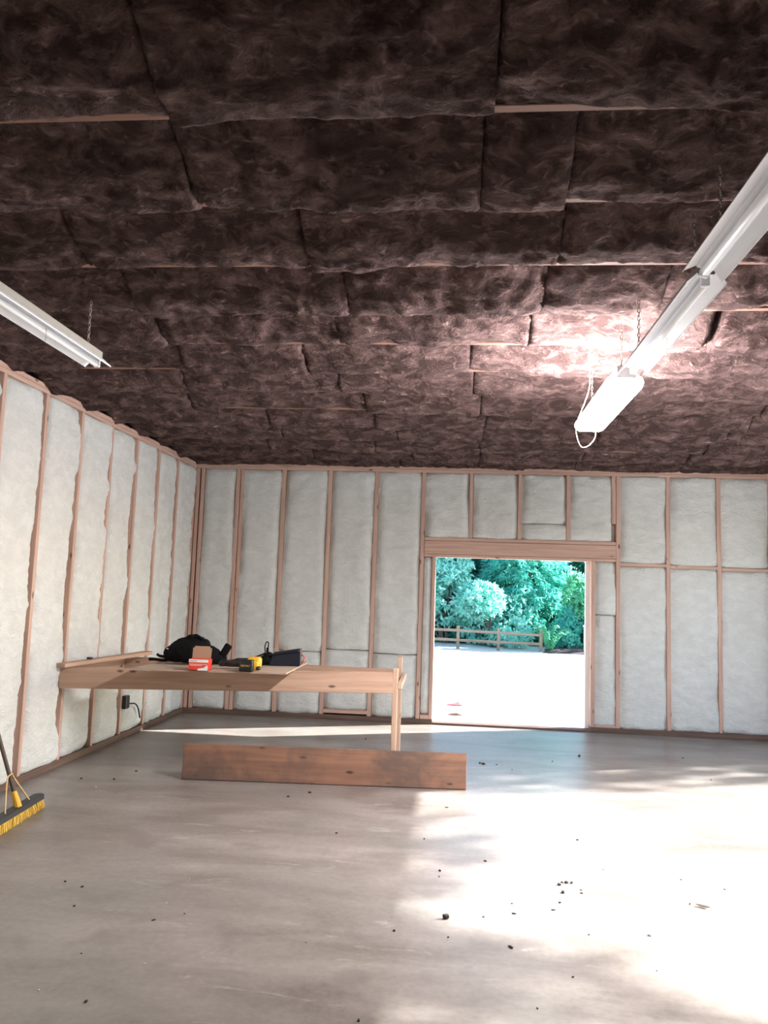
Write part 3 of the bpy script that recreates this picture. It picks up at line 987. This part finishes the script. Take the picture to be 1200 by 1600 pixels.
lm = bpy.data.meshes.new_from_object(tmp.evaluated_get(bpy.context.evaluated_depsgraph_get()))
bpy.data.objects.remove(tmp)
lt = link('lettering', lm, None, bat)
lm.materials.clear(); lm.materials.append(M['yellow'])
lt['kind'] = 'stuff'
lt.location = (0.040, -0.0945, 0.046); lt.rotation_euler = (PI / 2, 0, 0)

# black padded case with its cord
kx, ky = -1.475, 6.93
case = thing('padded_case', 'black padded tool case with sloping sides near the plywood end', 'case', (kx, ky, ply_z(kx, ky)), rz=0.05)
bm = bmesh.new()
add_box(bm, (0, 0, 0.068), (0.285, 0.17, 0.136), bevel=0.0, taper=(0.86, 0.72))
for v in bm.verts:
    if v.co.z > 0.1:
        v.co.z += 0.045 * v.co.x / 0.14 * 0.55
        v.co.x += 0.012
bmesh.ops.bevel(bm, geom=list(bm.edges), offset=0.009, segments=2, affect='EDGES')
link('body', bm_mesh('body', bm), M['navy'], case)
bm = bmesh.new()
add_tube(bm, smooth_path([(-0.135, -0.086, 0.118 - 0.02), (0.0, -0.076, 0.117), (0.13, -0.079, 0.135)], 6), 0.005, 8)
link('piping', bm_mesh('piping', bm, True), M['blackplast'], case)
bm = bmesh.new(); add_tube(bm, smooth_path([(0.145, -0.02, 0.10), (0.168, -0.03, 0.085), (0.165, -0.03, 0.05), (0.148, -0.02, 0.03)], 5), 0.006, 8)
o = link('side_handle', bm_mesh('side_handle', bm, True), M['red'], case); o['label'] = 'dark red side handle'
lump('pouch', [((-0.165, -0.02, 0.05), (0.05, 0.06, 0.055), (0, 0, 0)), ((-0.20, -0.03, 0.04), (0.045, 0.05, 0.04), (0, 0, 0)), ((-0.15, -0.02, 0.085), (0.035, 0.04, 0.03), (0, 0, 0))], 0.009, M['black'], case)
cord = thing('power_cord', 'black cord looped up beside the padded case and trailing across the plywood', 'cord', (kx - 0.20, ky - 0.03, ply_z(kx - 0.2, ky) + 0.06))
bm = bmesh.new()
add_tube(bm, smooth_path([(0.02, 0, 0.0), (0.015, 0, 0.06), (0.01, 0, 0.11), (0.024, 0, 0.148), (0.042, 0, 0.14), (0.04, 0, 0.09), (0.032, 0, 0.06), (0.045, 0, 0.0)], 6), 0.0052, 8)
link('loop', bm_mesh('loop', bm, True), M['black'], cord)
bm = bmesh.new()
add_tube(bm, smooth_path([(0.02, 0, 0.05), (-0.02, -0.02, 0.03), (-0.08, -0.06, 0.008), (-0.15, -0.10, -0.012), (-0.21, -0.12, -0.03)], 6), 0.0075, 8)
link('lead', bm_mesh('lead', bm, True), M['black'], cord)
bm = bmesh.new(); add_box(bm, (0.035, 0.0, 0.075), (0.022, 0.02, 0.05), bevel=0.006)
link('plug', bm_mesh('plug', bm, True), M['black'], cord)
rag = lump('red_rag', [((0, 0, 0.012), (0.06, 0.05, 0.03), (0, 0, 0)), ((0.05, 0.02, 0.01), (0.05, 0.04, 0.022), (0, 0, 0.3))], 0.008, mat('dull_red_cloth', (0.16, 0.045, 0.04), 0.95))
rag.location = (-1.80, 6.86, ply_z(-1.80, 6.86))
tag(rag, 'crumpled dull red rag behind the cordless drill', 'rag')

# ------------------------------------------------------------------ outlet box and cord low on the left-hand wall
ob = thing('outlet_box', 'black outlet box on a wall stud below the bench', 'outlet', (XL, 7.91, 0.38))
bm = bmesh.new(); add_box(bm, (0.022, 0.025, 0), (0.05, 0.085, 0.135), bevel=0.006)
link('box', bm_mesh('box', bm), M['blackplast'], ob)
bm = bmesh.new(); add_box(bm, (0.048, 0.025, 0), (0.006, 0.07, 0.115), bevel=0.002)
link('cover', bm_mesh('cover', bm), M['blackplast'], ob)
bm = bmesh.new(); add_tube(bm, smooth_path([(0.045, 0.05, -0.02), (0.075, 0.12, -0.025), (0.07, 0.21, -0.06), (0.055, 0.30, -0.12), (0.05, 0.36, -0.21)], 6), 0.008, 8)
link('cable', bm_mesh('cable', bm, True), M['blackplast'], ob)

# ------------------------------------------------------------------ push broom leaning on the left-hand wall
broom = thing('push_broom', 'push broom with yellow bristles leaning against the insulated wall', 'broom', (-2.88, 5.13, 0), rz=0.09)
HL = 0.70
bm = bmesh.new()
n = 24
ring = []
for k in range(n):
    a = 2 * PI * k / n
    ca, sa = math.cos(a), math.sin(a)
    ring.append((0.042 * ca, math.copysign(HL / 2 - 0.042, sa) + 0.042 * sa if abs(sa) > 1e-6 else 0.0))
lo = [bm.verts.new((x, y, 0.062)) for x, y in ring]; hi = [bm.verts.new((x * 0.92, y * 0.99, 0.092)) for x, y in ring]
bm.faces.new(lo); bm.faces.new(hi)
for k in range(n):
    bm.faces.new((lo[k], lo[(k + 1) % n], hi[(k + 1) % n], hi[k]))
link('block', bm_mesh('block', bm), M['bluegrey'], broom)
rng = np.random.default_rng(5)
nb = 2600
bx_ = rng.uniform(-0.034, 0.034, nb); byy = rng.uniform(-HL / 2 + 0.02, HL / 2 - 0.02, nb)
tipx = bx_ * 1.35 + rng.normal(0, 0.004, nb); tipy = byy + rng.normal(0, 0.006, nb) + 0.01 * np.sign(byy)
wv = 0.0022
V = np.zeros((nb, 6, 3))
for q, (ox, oy) in enumerate(((wv, 0), (-wv * 0.5, wv * 0.87), (-wv * 0.5, -wv * 0.87))):
    V[:, q] = np.stack([bx_ + ox, byy + oy, np.full(nb, 0.064)], -1)
    V[:, q + 3] = np.stack([tipx + ox, tipy + oy, rng.uniform(0.0, 0.006, nb)], -1)
base = (np.arange(nb) * 6)[:, None]
Fq = np.concatenate([base + np.array([[0, 1, 4, 3]]), base + np.array([[1, 2, 5, 4]]), base + np.array([[2, 0, 3, 5]])])
o = link('bristles', mesh_np('bristles', V.reshape(-1, 3), Fq), M['bristle'], broom); o['kind'] = 'stuff'
hd = Vector((-0.345, 0.0, 0.93)).normalized()
bm = bmesh.new(); add_tube(bm, [Vector((0.0, 0, 0.088)), Vector((0.0, 0, 0.092)) + hd * 0.02, Vector((0, 0, 0.092)) + hd * 0.10, Vector((0, 0, 0.092)) + hd * 0.105], [0.026, 0.024, 0.019, 0.016], 10)
link('socket', bm_mesh('socket', bm), M['yellow'], broom)
hb = board('handle', (0, 0, 0), (1.36, 0, 0), 0.02, 0.02, (0, 0, 1), M['broomhandle'])
bpy.data.objects.remove(hb)
bm = bmesh.new(); add_tube(bm, [(0, 0, 0), (0.01, 0, 0), (1.38, 0, 0), (1.40, 0, 0)], [0.011, 0.0135, 0.0135, 0.009], 12)
o = link('handle', bm_mesh('handle', bm, True), M['broomhandle'], broom)
o.matrix_local = Matrix.Translation(Vector((0, 0, 0.092)) + hd * 0.05) @ hd.to_track_quat('X', 'Z').to_matrix().to_4x4()
cl = Vector((0, 0, 0.092)) + hd * 0.225
bm = bmesh.new()
add_tube(bm, smooth_path([(0.0, -0.17, 0.092), (-0.01, -0.16, 0.11), cl + Vector((0.012, -0.045, -0.03)), cl + Vector((0.018, -0.012, 0.0)), cl + Vector((0.018, 0.012, 0.0)), cl + Vector((0.012, 0.045, -0.03)), (-0.01, 0.16, 0.11), (0.0, 0.17, 0.092)], 5), 0.0045, 7)
link('brace', bm_mesh('brace', bm, True), M['brace'], broom)

# ------------------------------------------------------------------ crumbs on the floor
def crumb_mesh(seed, kind):
    r = random.Random(seed)
    bm = bmesh.new()
    bmesh.ops.create_icosphere(bm, subdivisions=1, radius=1.0)
    for v in bm.verts:
        v.co *= r.uniform(0.7, 1.25)
        v.co.z = max(v.co.z, -0.55)
    return bm_mesh('crumb', bm)


crumbs = [crumb_mesh(i, 0) for i in range(6)]
dark = [(0.693, 4.645, 13), (0.723, 4.651, 14), (0.668, 4.648, 9), (0.654, 4.496, 14), (0.649, 4.608, 13), (0.76, 4.552, 6), (0.756, 4.505, 7), (0.566, 4.247, 9), (0.616, 4.348, 8), (1.319, 4.454, 8),
        (0.316, 7.679, 19), (0.346, 7.656, 16), (-0.028, 4.706, 10), (-0.031, 4.613, 6), (-0.138, 5.278, 9), (0.313, 3.775, 11), (0.203, 4.097, 8), (0.359, 4.163, 7), (0.359, 4.294, 6), (0.245, 4.921, 9),
        (-0.233, 3.86, 8), (-1.087, 6.256, 15), (-1.368, 3.037, 8), (-1.394, 3.785, 7), (-2.039, 4.168, 8), (-1.92, 4.116, 9), (-1.84, 3.876, 9), (-1.275, 3.881, 5), (-0.725, 5.284, 10), (-1.571, 3.409, 4),
        (1.353, 8.266, 20), (0.475, 7.661, 9), (1.038, 7.944, 9), (0.606, 7.475, 8), (2.416, 7.495, 8), (2.441, 8.445, 9), (0.883, 5.453, 10), (0.951, 4.909, 5), (1.377, 4.82, 7), (1.585, 4.71, 6), (0.939, 3.656, 4),
        (0.005, 6.062, 9), (0.702, 3.975, 5), (0.379, 3.26, 5), (-0.31, 3.068, 7), (-2.74, 6.322, 14), (-3.0, 6.281, 13), (-2.681, 6.637, 10), (-1.232, 6.107, 9), (0.024, 3.834, 5), (0.559, 3.539, 5), (-0.626, 3.672, 4),
        (-2.2, 6.95, 13), (-1.95, 7.2, 15), (-1.6, 7.6, 12), (-1.15, 7.3, 12), (-2.5, 7.4, 14), (-0.9, 8.6, 14)]
pale = [(-1.589, 3.09, 5), (-2.769, 6.06, 8), (-1.428, 4.763, 6), (-1.406, 4.331, 5), (-1.409, 3.992, 4), (-0.04, 4.585, 5), (0.024, 4.075, 7), (-1.267, 3.365, 4), (0.02, 3.81, 4), (-3.05, 7.1, 10)]


def crumb(i, x, y, s, m, label, grp, name):
    me = crumbs[i % 6]
    if not me.materials:
        me.materials.append(M['crumb'])
    o = bpy.data.objects.new(name, me)
    C.objects.link(o)
    s = s * 0.001
    r = random.Random(i * 3 + 1)
    o.scale = (s * r.uniform(0.8, 1.6), s * r.uniform(0.6, 1.1), s * r.uniform(0.45, 0.8))
    o.rotation_euler = (0, 0, r.uniform(0, 6.3))
    o.location = (x, y, o.scale.z * 0.5)
    if m is not M['crumb']:
        o.material_slots[0].link = 'OBJECT'
        o.material_slots[0].material = m
    return tag(o, label, 'debris', grp)


for i, (x, y, s) in enumerate(dark):
    if i < 7:
        lab, grp = 'dark crumb in the small ring of crumbs on the sunlit concrete', 'ring of crumbs on the sunlit floor'
    elif y > 6.2 and x < -0.6:
        lab, grp = 'dark dirt crumb on the shaded concrete around the bench and plank', 'crumbs around the bench'
    elif y > 6.5:
        lab, grp = 'dark dirt crumb on the bluish lit concrete in front of the doorway', 'crumbs in front of the doorway'
    elif x < -0.9:
        lab, grp = 'dark dirt crumb on the dim grey concrete between broom and camera', 'crumbs on the dim side of the floor'
    elif x > 0.5:
        lab, grp = 'dark dirt crumb scattered on the bright sunlit concrete', 'crumbs on the sunlit floor'
    else:
        lab, grp = 'dark dirt crumb scattered on the open middle of the concrete floor', 'crumbs in the middle of the floor'
    crumb(i, x, y, s, M['crumb'], lab, grp, 'dirt_crumb')
for i, (x, y, s) in enumerate(pale):
    crumb(i + 100, x, y, s, M['chip'], 'tiny pale chip lying on the bare concrete floor', 'pale chips on the floor', 'pale_chip')
crumb(203, 0.999, 4.018, 9, M['bluechip'], 'tiny pale blue scrap on the sunlit concrete floor', None, 'blue_scrap')
lf = bmesh.new()
pts = [(-0.035, 0), (-0.015, 0.011), (0.012, 0.012), (0.036, 0.0), (0.012, -0.011), (-0.015, -0.01)]
a = [lf.verts.new((x, y, 0.006 + 4 * x * x + (0.004 if abs(y) > 0.005 else 0))) for x, y in pts]; b = [lf.verts.new((v.co.x, v.co.y, v.co.z - 0.003)) for v in a]
lf.faces.new(a); lf.faces.new(b)
for i in range(6):
    lf.faces.new((a[i], a[(i + 1) % 6], b[(i + 1) % 6], b[i]))
o = tag(link('dry_leaf', bm_mesh('dry_leaf', lf), M['crumb']), 'dark curled dry leaf on the bright sunlit part of the floor', 'leaf')
o.location = (1.375, 4.421, 0.0); o.rotation_euler = (0, 0, -0.5)
bm = bmesh.new(); add_box(bm, (0, 0, 0.011), (0.028, 0.022, 0.022), Matrix.Rotation(0.5, 3, 'Z'), bevel=0.006)
for v in bm.verts:
    v.co.x += random.uniform(-0.003, 0.003)
o = tag(link('dirt_clod', bm_mesh('dirt_clod', bm), M['crumb']), 'largest dark clod of dirt in the middle of the concrete floor', 'debris')
o.location = (0.012, 4.045, 0)


# ------------------------------------------------------------------ outside the doorway
bm = bmesh.new()
bmesh.ops.create_grid(bm, x_segments=40, y_segments=40, size=1)
for v in bm.verts:
    v.co.x = v.co.x * 26; v.co.y = 20 + v.co.y * 26
    inside = XL - 0.6 < v.co.x < XR + 0.6 and YF - 0.6 < v.co.y < YB + 0.6
    v.co.z = -0.14 + 0.03 * math.sin(v.co.x * 1.3) * math.sin(v.co.y * 0.9) if not inside else -0.16
    if v.co.y > 24:
        v.co.z += 0.02 * (v.co.y - 24)
rg = bmesh.ops.extrude_face_region(bm, geom=list(bm.faces))
bmesh.ops.translate(bm, vec=(0, 0, -0.3), verts=[e for e in rg['geom'] if isinstance(e, bmesh.types.BMVert)])
ground = struct(link('ground', bm_mesh('ground', bm), M['gravel']))
GZO = -0.10


def leaves(rng, centers, normals, n_each, L, W, spread, droop):
    """Leaf blades in rosettes: each blade two triangles folded at the midrib."""
    N = len(centers)
    c = np.repeat(centers, n_each, 0); nn = np.repeat(normals, n_each, 0)
    k = len(c)
    d = nn * (1 - spread) + rng.normal(0, 1, (k, 3)) * spread
    d[:, 2] -= droop
    d /= np.linalg.norm(d, axis=1, keepdims=True)
    s = np.cross(d, rng.normal(0, 0.5, (k, 3)) + nn)
    s /= np.linalg.norm(s, axis=1, keepdims=True) + 1e-9
    f = np.cross(s, d)
    l = (L * rng.uniform(0.7, 1.25, k))[:, None]; w = (W * rng.uniform(0.7, 1.2, k))[:, None]
    V = np.stack([c, c + d * l * 0.5 + s * w + f * w * 0.4, c + d * l - f * l * 0.12, c + d * l * 0.5 - s * w + f * w * 0.4], 1)
    return V.reshape(-1, 3), np.arange(k * 4).reshape(-1, 4)


def shrub(name, label, cat, x, y, rx, ry, h, n, m, leaf, seed, zlo=0.15, n_each=7, spread=0.55, droop=0.0, group=None, clumps=9):
    t = thing(name, label, cat, (x, y, GZO), group)
    rng = np.random.default_rng(seed)
    # several overlapping domes make an uneven outline
    cen = np.stack([rng.uniform(-0.62, 0.62, clumps) * rx, rng.uniform(-0.6, 0.6, clumps) * ry, rng.uniform(0.10, 0.75, clumps) * h], -1)
    rad = rng.uniform(0.30, 0.52, clumps)
    which = rng.integers(0, clumps, n)
    v = rng.normal(0, 1, (n, 3)); v /= np.linalg.norm(v, axis=1, keepdims=True)
    R = np.array([rx, ry, h * 0.55])
    rr = rad[which][:, None] * R * (1 - 0.35 * rng.uniform(0, 1, (n, 1)) ** 2)
    p = cen[which] + v * rr
    p[:, 2] = np.abs(p[:, 2] - zlo) + zlo
    V, Fq = leaves(rng, p, v, n_each, leaf, leaf * 0.2, spread, droop)
    V[:, 2] = np.maximum(V[:, 2], 0.02)
    o = link('foliage', mesh_np('foliage', V, Fq), m, t); o['kind'] = 'stuff'
    bm = bmesh.new()
    for i in range(5):
        tip = cen[i % clumps]
        add_tube(bm, smooth_path([(rng.uniform(-0.15, 0.15), rng.uniform(-0.1, 0.1), -0.12), (tip[0] * 0.35, tip[1] * 0.35, tip[2] * 0.5), tuple(tip)], 3), [0.05, 0.045, 0.04, 0.03, 0.025, 0.02, 0.012], 6)
    o = link('stems', bm_mesh('stems', bm), M['bark'], t); o['kind'] = 'stuff'
    return t


shrub('broadleaf_shrub', 'tall pale shrub with leaf rosettes, seen through the doorway beside its inner post', 'shrub', -0.2, 27.2, 1.9, 1.3, 3.7, 1500, M['leaf_a'], 0.22, 11)
shrub('broadleaf_shrub', 'lower pale shrub hanging over the rail fence in mid doorway', 'shrub', 1.45, 26.6, 1.35, 1.0, 2.2, 950, M['leaf_a'], 0.17, 12)
shrub('broadleaf_shrub', 'bright green shrub at the doorway edge beside the white fence post', 'shrub', 4.75, 26.6, 0.95, 1.0, 2.6, 800, M['leaf_d'], 0.17, 13)
shrub('broadleaf_shrub', 'small turquoise shrub standing behind the fern', 'shrub', 3.75, 26.5, 0.75, 0.7, 1.5, 520, M['leaf_b'], 0.17, 14)
shrub('broadleaf_shrub', 'pale shrub beyond the fence, out past the doorway post', 'shrub', -3.4, 27.2, 1.8, 1.2, 3.0, 700, M['leaf_a'], 0.24, 15)
shrub('broadleaf_shrub', 'green shrub beyond the white fence post, mostly hidden by the wall', 'shrub', 7.2, 27.2, 1.9, 1.2, 3.2, 700, M['leaf_b'], 0.24, 16)
shrub('dark_tree', 'dark green tree crown filling the doorway behind the pale shrub', 'tree', -0.6, 30.5, 3.0, 1.6, 6.0, 1500, M['leaf_c'], 0.30, 21, zlo=0.5)
shrub('dark_tree', 'dark green tree crown behind the drooping conifer', 'tree', 4.8, 31.0, 3.0, 1.6, 6.2, 1500, M['leaf_c'], 0.30, 22, zlo=0.5)
shrub('dark_tree', 'deep green tree rising in the middle gap between the two shrubs', 'tree', 2.0, 31.5, 2.6, 1.6, 5.6, 1200, M['leaf_c'], 0.30, 23, zlo=0.5)

rng = np.random.default_rng(77)
k = 2600
p = np.stack([rng.uniform(-6, 9, k), rng.uniform(27.2, 29.6, k), GZO + rng.uniform(0.02, 1.25, k) ** 1.2], -1)
nv = rng.normal(0, 1, (k, 3)); nv[:, 2] = np.abs(nv[:, 2]); nv /= np.linalg.norm(nv, axis=1, keepdims=True)
V, Fq = leaves(rng, p, nv, 5, 0.26, 0.055, 0.5, 0.0)
V[:, 2] = np.maximum(V[:, 2], GZO)
o = link('shade_filler', mesh_np('shade_filler', V, Fq), M['leaf_c']); o['kind'] = 'stuff'  # dark leaves added to stand in for the shade under the shrubs
tag(o, 'dark leaves added in place of the shade behind the rail fence beneath the shrubs', 'shade_filler')

# drooping conifer
con = thing('drooping_conifer', 'turquoise conifer with drooping layered boughs in the upper half of the doorway', 'tree', (2.75, 28.3, GZO))
rng = np.random.default_rng(31)
VV, FF, off = [], [], 0
nb = 210
cs, ns = [], []
for i in range(nb):
    z = 0.9 + 5.2 * (i / nb)
    az = rng.uniform(0, 2 * PI)
    reach = 2.15 * (1 - 0.55 * z / 6.0) * rng.uniform(0.75, 1.1)
    for q in np.linspace(0.35, 1, 9):
        c = np.array([math.cos(az) * reach * q, math.sin(az) * reach * q * 0.8, z - 0.35 * q * q + rng.normal(0, 0.03)])
        for s in (-1, 0, 1):
            cs.append(c + rng.normal(0, 0.05, 3)); ns.append(np.array([math.cos(az + s * 0.7), math.sin(az + s * 0.7), -0.25]))
V, Fq = leaves(rng, np.array(cs), np.array(ns), 3, 0.26, 0.030, 0.28, 0.25)
o = link('boughs', mesh_np('boughs', V, Fq), M['leaf_b'], con); o['kind'] = 'stuff'
bm = bmesh.new(); add_tube(bm, [(0, 0, -0.1), (0.02, 0, 1.5), (0, 0.02, 3.5), (0, 0, 6.0)], [0.16, 0.13, 0.08, 0.02], 8)
link('trunk', bm_mesh('trunk', bm, True), M['bark'], con)

# fern
fern = thing('sword_fern', 'green fern with arching fronds in front of the dark mulch', 'fern', (3.18, 25.3, GZO))
rng = np.random.default_rng(41)
for i in range(18):
    az = 2 * PI * i / 18 + rng.uniform(-0.15, 0.15)
    Lf = rng.uniform(0.65, 0.95); hh = rng.uniform(0.5, 0.8)
    V, Fq = [], []
    nseg = 14
    for k in range(nseg):
        s = k / (nseg - 1)
        def rib(s):
            r = Lf * (0.12 + 0.88 * s) * 0.85
            return np.array([math.cos(az) * r, math.sin(az) * r, 0.1 + hh * math.sin(min(1.0, s * 1.15) * PI * 0.62)])
        c, nxt = rib(s), rib((k + 1) / (nseg - 1))
        side = np.array([-math.sin(az), math.cos(az), 0])
        fwd = np.array([math.cos(az), math.sin(az), 0.1])
        wl = 0.11 * math.sin(PI * (0.12 + 0.86 * s))
        for sg in (-1, 1):
            b0 = len(V)
            V += [c, c + side * sg * wl * 0.6 + np.array([0, 0, 0.008]), c + fwd * 0.03 + side * sg * wl + np.array([0, 0, -0.03]), nxt]
            Fq.append([b0, b0 + 1, b0 + 2, b0 + 3])
    bm = bmesh.new(); bm.from_mesh(mesh_np('tmp', np.array(V), np.array(Fq))); bmesh.ops.remove_doubles(bm, verts=bm.verts, dist=0.0001)
    fm = bpy.data.meshes.new('frond'); bm.to_mesh(fm); bm.free()
    link('frond', fm, M['leaf_d'], fern)

# split-rail fence, white post, mulch, scraps
fence = thing('rail_fence', 'low two-rail timber fence under the shrubs beyond the gravel', 'fence', (0.6, 25.2, GZO))
def fboard(nm, a, b, w, th, updir, m):
    hang_on(board(nm, a, b, w, th, updir, m), fence)
for x in (-3.2, -1.5, 0.25, 1.55, 2.9):
    fboard('post', (x, 25.25, GZO - 0.1), (x, 25.25, 0.62 - 0.02 * x), 0.10, 0.10, (1, 0, 0), M['fence'])
for z, dz_ in ((0.47, -0.06), (0.16, -0.03)):
    fboard('rail', (-3.3, 25.2, z + 0.04), (0.30, 25.2, z), 0.085, 0.05, (0, 0, 1), M['fence'])
    fboard('rail', (0.20, 25.22, z), (2.95, 25.22, z + dz_), 0.085, 0.05, (0, 0, 1), M['fence'])
wp = thing('white_post', 'short white post standing in the mulch beyond the gravel', 'post', (4.30, 25.1, GZO))
bm = bmesh.new(); add_box(bm, (0, 0, 0.42), (0.14, 0.14, 0.84), bevel=0.01); link('shaft', bm_mesh('shaft', bm), M['trimwhite'], wp)
bm = bmesh.new(); add_box(bm, (0, 0, 0.86), (0.19, 0.19, 0.05), bevel=0.01); link('cap', bm_mesh('cap', bm), M['trimwhite'], wp)
bm = bmesh.new()
bmesh.ops.create_grid(bm, x_segments=24, y_segments=12, size=1)
for v in bm.verts:
    e = max(0.0, 1 - v.co.x ** 4) * max(0.0, 1 - v.co.y ** 4)
    v.co = Vector((4.6 + v.co.x * 1.7, 25.6 + v.co.y * 0.9, GZO - 0.03 + 0.13 * e + random.uniform(-0.015, 0.015)))
o = link('mulch', bm_mesh('mulch', bm), M['soil']); o['kind'] = 'stuff'; tag(o, 'dark bark mulch bed at the foot of the shrubs', 'mulch')
for (x, y, mm, lab, nm, s) in ((0.141, 12.56, 'pink', 'faded pink plastic scrap on the sunlit gravel outside', 'pink_scrap', 0.17), (0.104, 11.55, 'crumb_tan', 'low heap of brownish crumbs on the gravel just outside the doorway', 'crumb_heap', 0.12)):
    bm = bmesh.new()
    bmesh.ops.create_icosphere(bm, subdivisions=2, radius=1.0)
    for v in bm.verts:
        v.co = Vector((v.co.x * s, v.co.y * s * 0.6, max(0, v.co.z) * s * 0.28)) * random.uniform(0.8, 1.25)
    o = tag(link(nm, bm_mesh(nm, bm), M[mm]), lab, 'debris')
    o.location = (x, y, -0.145)

# tall trees beyond the vehicle opening: their crowns dapple the sun on the floor
def shade_tree(label, x, y, blobs, n, seed):
    t = thing('shade_tree', label, 'tree', (x, y, -0.14))
    rng = np.random.default_rng(seed)
    cs = []
    for (cx_, cy_, cz_, rx_, ry_, rz_, share) in blobs:
        k = int(n * share)
        v = rng.normal(0, 1, (k, 3)); v /= np.linalg.norm(v, axis=1, keepdims=True)
        v *= rng.uniform(0.15, 1, (k, 1)) ** 0.5
        cs.append(np.array([cx_ - x, cy_ - y, cz_ + 0.14]) + v * np.array([rx_, ry_, rz_]))
    cs = np.concatenate(cs)
    nn = rng.normal(0, 1, cs.shape); nn /= np.linalg.norm(nn, axis=1, keepdims=True)
    V, Fq = leaves(rng, cs, nn, 6, 0.16, 0.035, 0.5, 0.1)
    o = link('crown', mesh_np('crown', V, Fq), M['leaf_c'], t); o['kind'] = 'stuff'
    bm = bmesh.new()
    add_tube(bm, [(0, 0, -0.1), (0.05, 0, 3), (0, 0.1, 6), (0.1, 0.1, 10)], [0.22, 0.18, 0.14, 0.05], 10)
    for (cx_, cy_, cz_, *_r) in blobs:
        add_tube(bm, smooth_path([(0.02, 0.05, max(3.0, cz_ - 2.5)), ((cx_ - x) * 0.5, (cy_ - y) * 0.5, cz_ - 0.9), (cx_ - x, cy_ - y, cz_)], 4), [0.09, 0.08, 0.07, 0.06, 0.05, 0.045, 0.04, 0.03, 0.02], 7)
    o = link('trunk', bm_mesh('trunk', bm, True), M['bark'], t); o['kind'] = 'stuff'


shade_tree('tall leafy tree outside the wide vehicle opening, nearer the gable corner', 14.0, 14.6, [(14.0, 12.95, 6.9, 1.0, 0.85, 1.5, 0.5), (14.0, 13.4, 8.2, 0.9, 0.7, 0.7, 0.2), (14.4, 14.6, 6.6, 1.0, 1.0, 1.6, 0.3)], 820, 51)
shade_tree('tall leafy tree outside the wide vehicle opening, farther from the gable corner', 15.2, 6.8, [(14.2, 11.0, 8.6, 0.6, 1.2, 0.85, 0.33), (14.2, 8.9, 8.45, 0.6, 1.35, 1.0, 0.36), (15.0, 9.8, 10.6, 1.4, 2.2, 1.2, 0.34)], 1350, 52)
